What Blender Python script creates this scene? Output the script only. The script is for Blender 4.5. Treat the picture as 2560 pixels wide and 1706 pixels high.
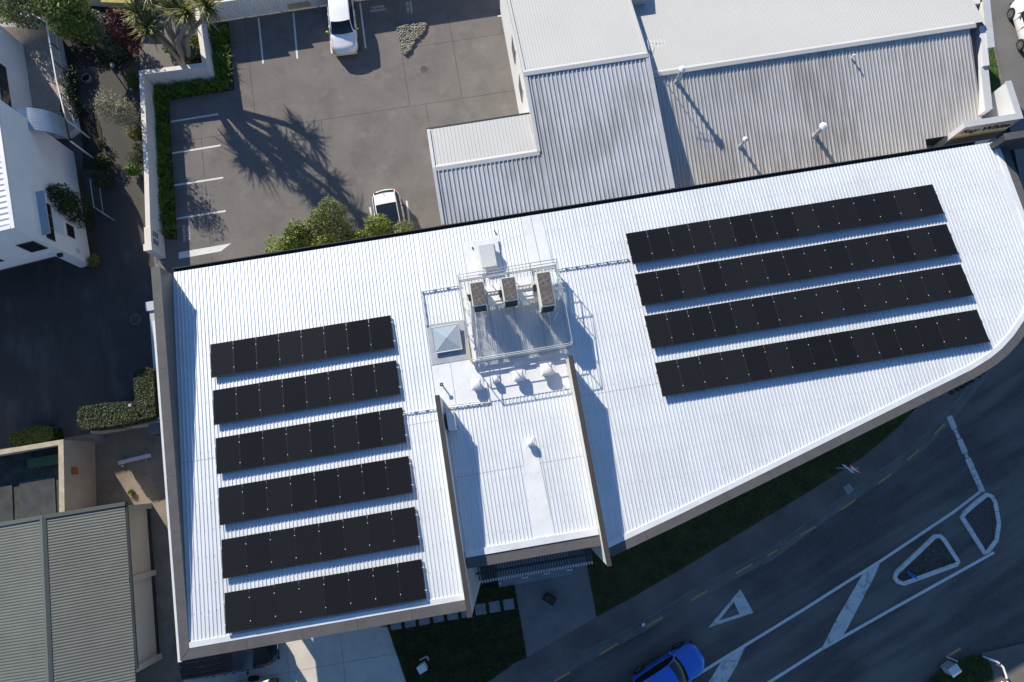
import bpy, bmesh, math, random
from mathutils import Vector, Matrix
random.seed(7)
R = math.radians
SC = bpy.context.scene
COL = SC.collection
for o in list(bpy.data.objects):
    bpy.data.objects.remove(o)

# ---------------------------------------------------------------- camera, sky, sun, exposure
cam_data = bpy.data.cameras.new('camera')
cam = bpy.data.objects.new('camera', cam_data)
COL.objects.link(cam)
cam.location = (0, 0, 40)
cam.rotation_euler = (R(10.4), 0, 0)
cam_data.sensor_width = 36
cam_data.lens = 24.0
cam_data.clip_start = 0.5
cam_data.clip_end = 1500
SC.camera = cam

SUN_EL, SUN_AZ = 26.0, 126.5          # azimuth counted from +X towards +Y
to_sun = Vector((math.cos(R(SUN_AZ)) * math.cos(R(SUN_EL)), math.sin(R(SUN_AZ)) * math.cos(R(SUN_EL)), math.sin(R(SUN_EL))))
world = bpy.data.worlds.new('World')
SC.world = world
world.use_nodes = True
wn = world.node_tree
sky = wn.nodes.new('ShaderNodeTexSky')
sky.sky_type = 'NISHITA'
sky.sun_disc = False
sky.sun_elevation = R(SUN_EL)
sky.sun_rotation = R(90 - SUN_AZ)
sky.air_density = 1.0
sky.dust_density = 0.0
sky.ozone_density = 6.0
wn.links.new(sky.outputs[0], wn.nodes['Background'].inputs[0])
wn.nodes['Background'].inputs[1].default_value = 0.104

sun_data = bpy.data.lights.new('sun', 'SUN')
sun_data.energy = 5.0
sun_data.angle = R(0.53)
sun_data.color = (1.0, 0.91, 0.77)
sun = bpy.data.objects.new('sun', sun_data)
COL.objects.link(sun)
sun.location = to_sun * 60
sun.rotation_euler = (-to_sun).to_track_quat('-Z', 'Y').to_euler()

SC.view_settings.view_transform = 'Standard'
SC.view_settings.look = 'None'
SC.view_settings.exposure = 0.60
SC.view_settings.gamma = 1.0
SC.view_settings.use_curve_mapping = False
SC.render.engine = 'CYCLES'

# ---------------------------------------------------------------- materials
MATS = {}
def mat(name, col, rough=0.7, var=0.12, scale=0.8, bump=0.0, bscale=60.0, metal=0.0, spec=0.4, island=0.0, fine=0.0, stain=None, coat=0.0, alpha=None, leaf=False):
    """Plain surface colour broken up by world-space noise."""
    if name in MATS:
        return MATS[name]
    m = bpy.data.materials.new(name)
    m.use_nodes = True
    nt = m.node_tree
    N, L = nt.nodes, nt.links
    b = N['Principled BSDF']
    b.inputs['Roughness'].default_value = rough
    b.inputs['Metallic'].default_value = metal
    b.inputs['Specular IOR Level'].default_value = spec
    b.inputs['Coat Weight'].default_value = coat
    b.inputs['Coat Roughness'].default_value = 0.05
    geo = N.new('ShaderNodeNewGeometry')
    out = None
    rgb = N.new('ShaderNodeRGB')
    rgb.outputs[0].default_value = (*col, 1)
    out = rgb.outputs[0]
    def scale_by(sock, lo, hi, src, fmin=0.3, fmax=0.7):
        mr = N.new('ShaderNodeMapRange')
        mr.inputs['From Min'].default_value = fmin
        mr.inputs['From Max'].default_value = fmax
        mr.inputs['To Min'].default_value = lo
        mr.inputs['To Max'].default_value = hi
        L.new(src, mr.inputs['Value'])
        vm = N.new('ShaderNodeVectorMath')
        vm.operation = 'SCALE'
        L.new(sock, vm.inputs[0])
        L.new(mr.outputs[0], vm.inputs['Scale'])
        return vm.outputs[0]
    def noise(s, detail=5.0, rough_=0.6):
        n = N.new('ShaderNodeTexNoise')
        n.inputs['Scale'].default_value = s
        n.inputs['Detail'].default_value = detail
        n.inputs['Roughness'].default_value = rough_
        L.new(geo.outputs['Position'], n.inputs['Vector'])
        return n.outputs['Fac']
    if var:
        out = scale_by(out, 1 - var, 1 + var, noise(scale))
    if fine:
        out = scale_by(out, 1 - fine, 1 + fine, noise(14.0, 3.0))
    if island:
        out = scale_by(out, 1 - island, 1 + island, geo.outputs['Random Per Island'], 0.0, 1.0)
    if stain:
        mx = N.new('ShaderNodeMix')
        mx.data_type = 'RGBA'
        mr = N.new('ShaderNodeMapRange')
        mr.inputs['From Min'].default_value = stain[1]
        mr.inputs['From Max'].default_value = stain[1] + 0.16
        L.new(noise(stain[2], 8.0, 0.7), mr.inputs['Value'])
        L.new(mr.outputs[0], mx.inputs[0])
        L.new(out, mx.inputs[6])
        mx.inputs[7].default_value = (*stain[0], 1)
        out = mx.outputs[2]
    L.new(out, b.inputs['Base Color'])
    if bump:
        bp = N.new('ShaderNodeBump')
        bp.inputs['Strength'].default_value = bump
        bp.inputs['Distance'].default_value = 0.02
        L.new(noise(bscale, 4.0), bp.inputs['Height'])
        L.new(bp.outputs[0], b.inputs['Normal'])
    if leaf:
        b.inputs['Subsurface Weight'].default_value = 0.0
        tr = N.new('ShaderNodeBsdfTranslucent')
        L.new(out, tr.inputs[0])
        ms = N.new('ShaderNodeMixShader')
        ms.inputs[0].default_value = 0.22
        L.new(b.outputs[0], ms.inputs[1])
        L.new(tr.outputs[0], ms.inputs[2])
        L.new(ms.outputs[0], N['Material Output'].inputs[0])
    MATS[name] = m
    return m

def glass(name, col, rough=0.05, spec=0.6):
    return mat(name, col, rough=rough, var=0.0, spec=spec)

def streaked(name, col, dirt, amount, rough=0.55, ang=9.5, sc=(0.18, 2.2), n2s=0.28, lo=0.20, hi=0.36, var=0.07, fine=0.05, **kw):
    m = mat(name, col, rough=rough, var=var, scale=0.5, fine=fine, **kw)
    N, L = m.node_tree.nodes, m.node_tree.links
    b = N['Principled BSDF']
    src = b.inputs['Base Color'].links[0].from_socket
    geo = N.new('ShaderNodeNewGeometry')
    mp = N.new('ShaderNodeMapping')
    mp.vector_type = 'TEXTURE'
    mp.inputs['Rotation'].default_value = (0, 0, R(ang))
    mp.inputs['Scale'].default_value = (sc[0], sc[1], 1.0)
    L.new(geo.outputs['Position'], mp.inputs[0])
    n1 = N.new('ShaderNodeTexNoise'); n1.inputs['Scale'].default_value = 1.0; n1.inputs['Detail'].default_value = 6
    L.new(mp.outputs[0], n1.inputs['Vector'])
    n2 = N.new('ShaderNodeTexNoise'); n2.inputs['Scale'].default_value = n2s; n2.inputs['Detail'].default_value = 3
    L.new(geo.outputs['Position'], n2.inputs['Vector'])
    mu = N.new('ShaderNodeMath'); mu.operation = 'MULTIPLY'
    L.new(n1.outputs['Fac'], mu.inputs[0]); L.new(n2.outputs['Fac'], mu.inputs[1])
    mr = N.new('ShaderNodeMapRange'); mr.inputs['From Min'].default_value = lo; mr.inputs['From Max'].default_value = hi; mr.inputs['To Max'].default_value = amount
    L.new(mu.outputs[0], mr.inputs['Value'])
    mx = N.new('ShaderNodeMix'); mx.data_type = 'RGBA'
    L.new(mr.outputs[0], mx.inputs[0]); L.new(src, mx.inputs[6]); mx.inputs[7].default_value = (*dirt, 1)
    L.new(mx.outputs[2], b.inputs['Base Color'])
    return m
M_ROOF = streaked('white_roof_steel', (0.70, 0.735, 0.77), (0.50, 0.51, 0.50), 0.26, rough=0.56, sc=(0.14, 3.2), n2s=0.35, lo=0.22, hi=0.40, var=0.05, fine=0.03, metal=0.42, spec=0.5)
M_FLASH = mat('white_flashing', (0.66, 0.68, 0.70), rough=0.5, var=0.08, scale=1.5, metal=0.1)
M_CAP = mat('taupe_capping', (0.096, 0.093, 0.094), rough=0.5, var=0.12, scale=1.6, fine=0.06, stain=((0.118, 0.114, 0.113), 0.58, 2.4))
M_FIN = mat('charcoal_capping', (0.055, 0.050, 0.049), rough=0.5, var=0.08, scale=1.2)
M_PANELW = mat('white_wall_panel', (0.72, 0.72, 0.71), rough=0.6, var=0.05, scale=0.6)
M_GUTTER = mat('dark_gutter', (0.035, 0.04, 0.042), rough=0.45, var=0.1)
M_GREYROOF = streaked('weathered_roof_steel', (0.49, 0.475, 0.455), (0.22, 0.20, 0.18), 0.5)
M_GREYROOFA = streaked('zinc_roof_steel', (0.45, 0.47, 0.50), (0.22, 0.215, 0.20), 0.5)
M_CLEANROOF = mat('pale_roof_steel', (0.45, 0.455, 0.45), rough=0.5, var=0.03, scale=0.4, fine=0.03)
M_RIDGE = mat('roof_flashing_grey', (0.48, 0.49, 0.50), rough=0.45, var=0.08, scale=1.5)
M_PLASTER = mat('white_plaster', (0.62, 0.62, 0.62), rough=0.8, var=0.05, scale=0.7, fine=0.03)
M_HOUSE = mat('house_plaster', (0.76, 0.75, 0.74), rough=0.85, var=0.05, scale=0.7, fine=0.03)
M_CREAM = mat('cream_wall', (0.52, 0.46, 0.38), rough=0.8, var=0.07, scale=1.0)
M_BEIGE = mat('beige_render', (0.48, 0.42, 0.35), rough=0.85, var=0.10, scale=1.2, fine=0.05)
M_RUST = mat('lichen_capping', (0.42, 0.36, 0.26), rough=0.8, var=0.2, scale=3, stain=((0.35, 0.22, 0.08), 0.58, 4.0))
M_GREEN = mat('green_grey_roof_steel', (0.132, 0.138, 0.120), rough=0.5, var=0.08, scale=0.8, fine=0.06, metal=0.1)
M_GREENF = mat('green_grey_flashing', (0.105, 0.115, 0.105), rough=0.45, var=0.06)
M_DARK = mat('dark_void', (0.012, 0.013, 0.015), rough=0.8, var=0.0)
M_STEEL = mat('galvanised_steel', (0.55, 0.57, 0.58), rough=0.4, var=0.06, scale=6, metal=0.5)
M_GRATE = mat('galvanised_grating', (0.70, 0.72, 0.73), rough=0.5, var=0.08, scale=6, metal=0.4)
M_ACBODY = mat('air_conditioner_casing', (0.66, 0.65, 0.60), rough=0.5, var=0.06, scale=4)
M_ACGRILLE = mat('fan_guard_mesh', (0.20, 0.18, 0.165), rough=0.6, var=0.15, scale=9)
M_COIL = mat('condenser_coil', (0.03, 0.04, 0.05), rough=0.5, var=0.2, scale=9)
M_COWL = mat('white_plastic_cowl', (0.74, 0.74, 0.72), rough=0.5, var=0.04, scale=4)
M_SKYL = mat('skylight_acrylic', (0.34, 0.41, 0.46), rough=0.3, var=0.06, scale=3, spec=0.6)
M_LEAD = mat('grey_flashing_sheet', (0.36, 0.39, 0.42), rough=0.45, var=0.12, scale=2.5, metal=0.2)
M_YELLOW = mat('yellow_safety_paint', (0.65, 0.42, 0.03), rough=0.5, var=0.05)
M_BLACK = mat('black_plastic', (0.015, 0.015, 0.016), rough=0.4, var=0.0)
M_WHITEP = mat('white_paint', (0.78, 0.78, 0.77), rough=0.6, var=0.04)

M_CARPARK = streaked('car_park_concrete', (0.156, 0.144, 0.135), (0.105, 0.098, 0.092), 0.38, rough=0.9, ang=0, sc=(0.8, 0.8), n2s=0.45, lo=0.285, hi=0.37, var=0.14, fine=0.14, bump=0.15, bscale=90, stain=((0.20, 0.185, 0.172), 0.56, 0.7))
M_JOINT = mat('slab_joint', (0.075, 0.066, 0.055), rough=0.95, var=0.2, scale=3)
M_DRIVE = streaked('driveway_asphalt', (0.062, 0.058, 0.054), (0.11, 0.105, 0.098), 0.6, rough=0.9, ang=100, sc=(2.5, 0.8), n2s=0.3, lo=0.26, hi=0.38, var=0.12, fine=0.2, bump=0.2, bscale=90)
M_ALLEY = mat('alley_concrete', (0.24, 0.20, 0.155), rough=0.9, var=0.22, scale=0.7, fine=0.1, stain=((0.13, 0.115, 0.10), 0.55, 0.9))
M_CONC = mat('pale_concrete', (0.56, 0.52, 0.46), rough=0.85, var=0.12, scale=0.8, fine=0.05, stain=((0.45, 0.43, 0.39), 0.55, 1.4))
M_PAVE = mat('entrance_concrete', (0.20, 0.185, 0.18), rough=0.85, var=0.16, scale=1.0, fine=0.08, stain=((0.27, 0.27, 0.27), 0.6, 2.0))
M_LAND = mat('landing_concrete', (0.27, 0.28, 0.29), rough=0.8, var=0.08, scale=1.0, fine=0.04)
M_STONE = mat('paver_concrete', (0.36, 0.36, 0.37), rough=0.85, var=0.1, scale=1.5, fine=0.05)
M_PATH = mat('footpath_asphalt', (0.150, 0.130, 0.118), rough=0.9, var=0.25, scale=0.5, fine=0.12, bump=0.2, bscale=80)
M_ROAD = streaked('road_chipseal', (0.096, 0.086, 0.080), (0.175, 0.155, 0.142), 0.9, rough=0.9, ang=30, sc=(7.0, 0.9), n2s=0.12, lo=0.20, hi=0.34, var=0.16, fine=0.26, bump=0.3, bscale=110)
M_KERB = mat('kerb_concrete', (0.17, 0.155, 0.145), rough=0.9, var=0.2, scale=1.2, fine=0.1)
M_SOIL = mat('soil', (0.06, 0.045, 0.03), rough=0.95, var=0.3, scale=2, fine=0.2)
M_LAWN = mat('lawn_turf', (0.056, 0.062, 0.020), rough=0.95, var=0.4, scale=1.2, fine=0.3, stain=((0.095, 0.075, 0.042), 0.57, 1.3))
M_TIMBER = mat('weathered_timber', (0.34, 0.30, 0.26), rough=0.85, var=0.2, scale=3, fine=0.1)
def worn_paint(name, col, under, amount):
    return mat(name, col, rough=0.75, var=0.08, scale=2, stain=(under, amount, 2.6))
M_LINE = worn_paint('road_line_paint', (0.68, 0.67, 0.65), (0.30, 0.29, 0.28), 0.60)
M_WORN = worn_paint('worn_road_paint', (0.62, 0.61, 0.59), (0.22, 0.21, 0.20), 0.52)
M_BAYLINE = worn_paint('bay_line_paint', (0.66, 0.65, 0.63), (0.33, 0.31, 0.29), 0.58)
M_DASH = worn_paint('yellow_dash_paint', (0.46, 0.29, 0.11), (0.22, 0.16, 0.10), 0.55)

# ---------------------------------------------------------------- mesh helpers
U0 = Vector((-16.876, 9.580))
PHI = R(9.5)
EU = Vector((math.cos(PHI), math.sin(PHI)))
EV = Vector((math.sin(PHI), -math.cos(PHI)))
def W2(u, v):
    p = U0 + EU * u + EV * v
    return (p.x, p.y)
def W(u, v, z):
    p = U0 + EU * u + EV * v
    return (p.x, p.y, z)
SLOPE = math.tan(R(4.2))
def rz(v, off=0.0):
    return 7.0 + SLOPE * v + off

class MB:
    def __init__(self):
        self.v, self.f, self.m = [], [], []
    def add(self, vs, fs, mi=0):
        o = len(self.v)
        self.v += [tuple(p) for p in vs]
        self.f += [tuple(i + o for i in f) for f in fs]
        self.m += [mi] * len(fs)
        return self
    def poly(self, pts, mi=0):
        return self.add(pts, [tuple(range(len(pts)))], mi)
    def prism(self, pts, z0, z1, mi=0):
        n = len(pts)
        a = sum(pts[i][0] * pts[(i + 1) % n][1] - pts[(i + 1) % n][0] * pts[i][1] for i in range(n))
        if a < 0:
            pts = pts[::-1]
        zz0 = z0 if callable(z0) else (lambda p: z0)
        zz1 = z1 if callable(z1) else (lambda p: z1)
        vs = [(p[0], p[1], zz0(p)) for p in pts] + [(p[0], p[1], zz1(p)) for p in pts]
        fs = [tuple(range(n - 1, -1, -1)), tuple(range(n, 2 * n))]
        fs += [(i, (i + 1) % n, n + (i + 1) % n, n + i) for i in range(n)]
        return self.add(vs, fs, mi)
    def box(self, c, s, rz_=0.0, mi=0):
        ca, sa = math.cos(rz_), math.sin(rz_)
        pts = []
        for dx, dy in ((-1, -1), (1, -1), (1, 1), (-1, 1)):
            x, y = dx * s[0] / 2, dy * s[1] / 2
            pts.append((c[0] + x * ca - y * sa, c[1] + x * sa + y * ca))
        return self.prism(pts, c[2], c[2] + s[2], mi)
    def uvbox(self, u0, u1, v0, v1, z0, z1, mi=0):
        return self.prism([W2(u0, v0), W2(u1, v0), W2(u1, v1), W2(u0, v1)], z0, z1, mi)
    def hexa(self, b, t, mi=0):
        n = len(b)
        fs = [tuple(range(n - 1, -1, -1)), tuple(range(n, 2 * n))]
        fs += [(i, (i + 1) % n, n + (i + 1) % n, n + i) for i in range(n)]
        return self.add(list(b) + list(t), fs, mi)
    def tube(self, path, r, n=6, mi=0, r_end=None, cap=True):
        path = [Vector(p) for p in path]
        k = len(path)
        vs, fs = [], []
        prev = None
        for i, p in enumerate(path):
            d = (path[min(i + 1, k - 1)] - path[max(i - 1, 0)])
            d = d.normalized() if d.length > 1e-6 else Vector((0, 0, 1))
            if prev is None:
                a = d.orthogonal().normalized()
            else:
                a = (prev - d * prev.dot(d))
                a = a.normalized() if a.length > 1e-6 else d.orthogonal().normalized()
            prev = a
            b = d.cross(a)
            rr = r if r_end is None else r + (r_end - r) * i / max(1, k - 1)
            for j in range(n):
                t = 2 * math.pi * j / n
                vs.append(p + (a * math.cos(t) + b * math.sin(t)) * rr)
        for i in range(k - 1):
            for j in range(n):
                fs.append((i * n + j, i * n + (j + 1) % n, (i + 1) * n + (j + 1) % n, (i + 1) * n + j))
        if cap:
            fs.append(tuple(range(n - 1, -1, -1)))
            fs.append(tuple((k - 1) * n + j for j in range(n)))
        return self.add(vs, fs, mi)
    def cyl(self, c, r, h, n=12, r2=None, mi=0):
        r2 = r if r2 is None else r2
        vs = [(c[0] + r * math.cos(2 * math.pi * i / n), c[1] + r * math.sin(2 * math.pi * i / n), c[2]) for i in range(n)]
        vs += [(c[0] + r2 * math.cos(2 * math.pi * i / n), c[1] + r2 * math.sin(2 * math.pi * i / n), c[2] + h) for i in range(n)]
        fs = [tuple(range(n - 1, -1, -1)), tuple(range(n, 2 * n))] + [(i, (i + 1) % n, n + (i + 1) % n, n + i) for i in range(n)]
        return self.add(vs, fs, mi)
    def ring(self, c, r0, r1, h, n=20, mi=0):
        vs = []
        for r_, z in ((r0, 0), (r1, 0), (r1, h), (r0, h)):
            vs += [(c[0] + r_ * math.cos(2 * math.pi * i / n), c[1] + r_ * math.sin(2 * math.pi * i / n), c[2] + z) for i in range(n)]
        fs = []
        for k in range(4):
            for i in range(n):
                fs.append((k * n + i, k * n + (i + 1) % n, ((k + 1) % 4) * n + (i + 1) % n, ((k + 1) % 4) * n + i))
        return self.add(vs, fs, mi)
    def blob(self, c, r, seg=8, rings=6, mi=0, sq=1.0):
        vs, fs = [], []
        def pw(a):
            return math.copysign(abs(a) ** sq, a)
        for i in range(rings + 1):
            th = math.pi * i / rings
            for j in range(seg):
                ph = 2 * math.pi * j / seg
                vs.append((c[0] + r[0] * pw(math.sin(th)) * pw(math.cos(ph)), c[1] + r[1] * pw(math.sin(th)) * pw(math.sin(ph)), c[2] + r[2] * pw(math.cos(th))))
        for i in range(rings):
            for j in range(seg):
                fs.append((i * seg + j, (i + 1) * seg + j, (i + 1) * seg + (j + 1) % seg, i * seg + (j + 1) % seg))
        return self.add(vs, fs, mi)
    def mesh(self, name, mats, origin=(0, 0, 0), smooth=False, bevel=0.0, recalc=True):
        me = bpy.data.meshes.new(name)
        me.from_pydata([(p[0] - origin[0], p[1] - origin[1], p[2] - origin[2]) for p in self.v], [], self.f)
        for m in (mats if isinstance(mats, (list, tuple)) else [mats]):
            me.materials.append(m)
        me.polygons.foreach_set('material_index', self.m)
        if recalc or smooth or bevel:
            bm = bmesh.new()
            bm.from_mesh(me)
            if recalc:
                bmesh.ops.remove_doubles(bm, verts=bm.verts, dist=1e-5)
                bmesh.ops.recalc_face_normals(bm, faces=bm.faces)
            if bevel:
                bmesh.ops.bevel(bm, geom=list(bm.edges), offset=bevel, segments=2, affect='EDGES', clamp_overlap=True)
            if smooth:
                for f in bm.faces:
                    f.smooth = True
                for e in bm.edges:
                    if len(e.link_faces) == 2 and e.calc_face_angle(0) > R(smooth if smooth is not True else 40):
                        e.smooth = False
            bm.to_mesh(me)
            bm.free()
        me.update()
        return me
    def build(self, name, mats, parent=None, origin=None, **kw):
        if parent is not None:
            org = world_loc(parent)
        else:
            org = origin or (0, 0, 0)
        me = self.mesh(name, mats, org, **kw)
        o = bpy.data.objects.new(name, me)
        COL.objects.link(o)
        if parent is not None:
            o.parent = parent
        else:
            o.location = org
        return o
def world_loc(o):
    p = Vector((0, 0, 0))
    while o is not None:
        p += Vector(o.location)
        o = o.parent
    return p
def tag(o, label, cat, group=None):
    o['label'] = label
    o['category'] = cat
    if group:
        o['group'] = group
    return o
def thing(name, label, cat, loc, group=None):
    o = bpy.data.objects.new(name, None)
    o.empty_display_size = 0.3
    COL.objects.link(o)
    o.location = loc
    return tag(o, label, cat, group)
def structure(name, mb, m, **kw):
    o = mb.build(name, m, **kw)
    o['kind'] = 'structure'
    return o
def copy_tree(src, parent=None):
    c = src.copy()
    COL.objects.link(c)
    c.parent = parent
    for ch in list(src.children):
        copy_tree(ch, c)
    return c
def flat(pts, z):
    return MB().prism(pts, z - 0.05, z)
def offset_path(path, d):
    """Offset an open 2-D polyline to its left by d."""
    out = []
    n = len(path)
    for i in range(n):
        a = Vector(path[max(i - 1, 0)]); b = Vector(path[min(i + 1, n - 1)])
        t = (b - a).normalized()
        out.append((path[i][0] - t.y * d, path[i][1] + t.x * d))
    return out
def band(path, d0, d1):
    return offset_path(path, d0) + offset_path(path, d1)[::-1]
def strip_between(mb, A, B, z0, z1, mi=0):
    """Solid strip between two polylines with equal counts; z0, z1 numbers or per-point lists."""
    n = len(A)
    za = z0 if isinstance(z0, list) else [z0] * n
    zb = z1 if isinstance(z1, list) else [z1] * n
    vs = []
    for i in range(n):
        vs += [(A[i][0], A[i][1], za[i]), (B[i][0], B[i][1], za[i]), (B[i][0], B[i][1], zb[i]), (A[i][0], A[i][1], zb[i])]
    fs = [(0, 1, 2, 3), tuple(4 * (n - 1) + k for k in (3, 2, 1, 0))]
    for i in range(n - 1):
        a, b = 4 * i, 4 * i + 4
        for k in range(4):
            fs.append((a + k, b + k, b + (k + 1) % 4, a + (k + 1) % 4))
    return mb.add(vs, fs, mi)
def clip(poly, a, b, keep_ge):
    """Clip 2-D polygon by coordinate index a against value b."""
    out = []
    n = len(poly)
    for i in range(n):
        p, q = poly[i], poly[(i + 1) % n]
        pi = p[a] >= b if keep_ge else p[a] <= b
        qi = q[a] >= b if keep_ge else q[a] <= b
        if pi:
            out.append(p)
        if pi != qi:
            t = (b - p[a]) / (q[a] - p[a])
            out.append((p[0] + (q[0] - p[0]) * t, p[1] + (q[1] - p[1]) * t))
    return out
def text_mesh(body, size, name, m, align='CENTER', extrude=0.004, shear=0.0, bold=0.0):
    cu = bpy.data.curves.new(name, 'FONT')
    cu.body = body
    cu.size = size
    cu.align_x = align
    cu.align_y = 'CENTER'
    cu.extrude = extrude
    cu.shear = shear
    cu.offset = bold
    cu.space_line = 1.0
    tmp = bpy.data.objects.new(name, cu)
    COL.objects.link(tmp)
    bpy.context.view_layer.update()
    me = bpy.data.meshes.new_from_object(tmp.evaluated_get(bpy.context.evaluated_depsgraph_get()))
    bpy.data.objects.remove(tmp)
    me.materials.clear()
    me.materials.append(m)
    o = bpy.data.objects.new(name, me)
    COL.objects.link(o)
    return o

# ================================================================ GROUND AND ROADS
structure('ground', MB().poly([(-300, -300, -0.25), (300, -300, -0.25), (300, 300, -0.25), (-300, 300, -0.25)]), M_DRIVE)

car_park = structure('car_park', flat([W2(-4.4, -19.5), W2(26.5, -19.5), W2(26.5, 0.3), W2(-4.4, 0.3)], -0.03), M_JOINT)
ROWS = [(-19.5, -15.12, [12.38, 15.72, 19.0, 26.5]), (-15.12, -11.04, [12.38, 15.74, 26.5]), (-19.5, -11.04, [-4.4, 2.6, 12.38]),
        (-11.04, 0.3, [-4.4, -0.9, 6.70, 13.4, 26.5])]
for v0, v1, us in ROWS:
    for i in range(len(us) - 1):
        g = 0.009
        MB().uvbox(us[i] + g, us[i + 1] - g, v0 + g, v1 - g, -0.028, 0.0).build('concrete_slab', M_CARPARK, car_park)

driveway = structure('driveway', flat([W2(-40, -24), W2(-4.4, -19.5), W2(-4.4, 0.3), W2(-3.9, 0.3), W2(-3.9, 6.35), W2(-40, 6.35)], -0.02), M_DRIVE)
alley = structure('alley', flat([W2(-40, 6.35), W2(-0.4, 6.35), W2(-0.4, 19.0), W2(-4.0, 19.8), W2(-4.6, 26), W2(-40, 26)], -0.02), M_ALLEY)
structure('side_yard', flat([W2(-3.9, 0.3), W2(-0.4, 0.3), W2(-0.4, 6.35), W2(-3.9, 6.35)], -0.015), M_DRIVE)

# concrete forecourt under and in front of the overhanging floor
forecourt = structure('concrete_forecourt', flat([W2(-4.4, 12.0), W2(6.6, 12.0), W2(6.81, 19.66), W2(7.6, 23.4), W2(8.2, 27), W2(-4.6, 27)], -0.02), M_JOINT)
FC = [(-4.4, 12.0), (6.6, 12.0), (6.81, 19.66), (7.6, 23.4), (8.2, 27), (-4.6, 27)]
fc_u = [-4.8, 1.2, 4.2, 9]
fc_v = [11.9, 15.5, 19.2, 21.15, 24.2, 27.2]
for i in range(3):
    for j in range(5):
        p = clip(clip(clip(clip(FC, 0, fc_u[i] + 0.008, True), 0, fc_u[i + 1] - 0.008, False), 1, fc_v[j] + 0.008, True), 1, fc_v[j + 1] - 0.008, False)
        if len(p) > 2:
            MB().prism([W2(*q) for q in p], -0.018, 0.0).build('concrete_slab', M_CONC, forecourt)

# lawns (turf sheets; blades are added with the plants)
LAWN_L = [W2(6.84, 18.6), W2(14.06, 18.55), W2(14.12, 18.7)] + [(0.81, -10.32), (0.12, -10.59), (0.00, -10.67), (0.00, -10.77), (-1.32, -11.58)] + [W2(8.6, 28), W2(7.6, 23.4), W2(6.84, 19.66)]
LAWN_R = [W2(18.33, 16.5), W2(18.33, 18.2)] + [(4.69, -8.21), (6.98, -7.04), (9.53, -5.66), (14.56, -2.79), (17.15, -1.34), (20.32, 0.56), (22.50, 2.25), (24.06, 3.77)] + [W2(37, 12.0), W2(30, 13), W2(24, 14.5)]
lawn_l = structure('lawn', flat(LAWN_L, -0.01), M_LAWN)
lawn_r = structure('lawn', flat(LAWN_R, -0.01), M_LAWN)

# footpath, kerb and road along the front
BACK = [(-1.32, -11.58), (0.00, -10.67), (0.81, -10.32), (4.69, -8.21), (6.98, -7.04), (9.53, -5.66), (14.56, -2.79), (17.15, -1.34), (20.32, 0.56), (22.50, 2.25), (24.06, 3.77), (25.63, 5.21), (26.80, 6.38)]
KERB = [(0.89, -11.55), (4.19, -9.89), (7.05, -8.46), (9.46, -7.12), (11.58, -6.00), (14.44, -4.64), (17.81, -2.38), (20.33, -0.72), (23.00, 0.96), (24.25, 2.03), (25.39, 3.13), (26.56, 4.37), (27.76, 5.80), (28.99, 7.37)]
BACK = [(BACK[0][0] - 6, BACK[0][1] - 4)] + BACK
KERB = [(KERB[0][0] - 14, KERB[0][1] - 8)] + KERB
fp = structure('footpath', flat(BACK + [(BACK[-1][0] + 6, BACK[-1][1] + 8)] + [(KERB[-1][0] + 4, KERB[-1][1] + 6)] + KERB[::-1], 0.0), M_PATH)
kerb = structure('kerb', strip_between(MB(), offset_path(KERB, 0.0), offset_path(KERB, -0.14), -0.12, 0.004), M_KERB)
structure('gutter_channel', strip_between(MB(), offset_path(KERB, -0.14), offset_path(KERB, -0.62), -0.14, -0.111), M_KERB)
road = structure('road', flat([(-30, -60), (120, -60), (120, 30), (30, 18)] + offset_path(KERB, -0.62)[::-1] + [(-30, -24)], -0.108), M_ROAD)
ROADZ = -0.101

# entrance paving
paving = structure('entrance_paving', flat([W2(14.1, 16.0), W2(18.31, 16.0), W2(18.32, 18.2), W2(18.33, 21.08)] + [(4.69, -8.21), (0.81, -10.32)] , 0.0), M_PAVE)
structure('entrance_landing', MB().prism([W2(13.24, 16.2), W2(17.45, 16.2), W2(17.42, 18.66), W2(13.24, 18.68)], -0.02, 0.012), M_LAND)

# street on the far right, behind the neighbour
SX = [(31.07, 30.09), (31.33, 25.48)]
sd = (Vector(SX[1]) - Vector(SX[0])).normalized()
def along(p, a, b):
    return (p[0] + sd.x * a - sd.y * b, p[1] + sd.y * a + sd.x * b)
a0, a1 = along(SX[0], -25, 0), along(SX[1], 9.5, 0)
structure('side_street', flat([a0, along(SX[0], -25, 14), along(SX[1], 9.5, 14), a1], 0.0), mat('street_chipseal', (0.155, 0.152, 0.148), rough=0.9, var=0.12, scale=0.5, fine=0.12))
structure('kerb', flat([along(SX[0], -25, -0.16), along(SX[0], -25, 0.0), along(SX[1], 9.5, 0.0), along(SX[1], 9.5, -0.16)], 0.06), M_KERB)
structure('grass_verge', flat([along(SX[0], -25, -1.15), along(SX[0], -25, -0.16), along(SX[1], 2.2, -0.16), along(SX[1], 2.2, -1.15)], 0.03), mat('verge_turf', (0.07, 0.11, 0.025), rough=0.95, var=0.3, scale=1.5, fine=0.3))
structure('footpath', flat([along(SX[0], -25, -3.4), along(SX[0], -25, -1.15), along(SX[1], 8, -1.15), along(SX[1], 8, -3.4)], 0.02), mat('pale_path', (0.24, 0.22, 0.20), rough=0.9, var=0.15, scale=1.0, fine=0.1))

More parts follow.
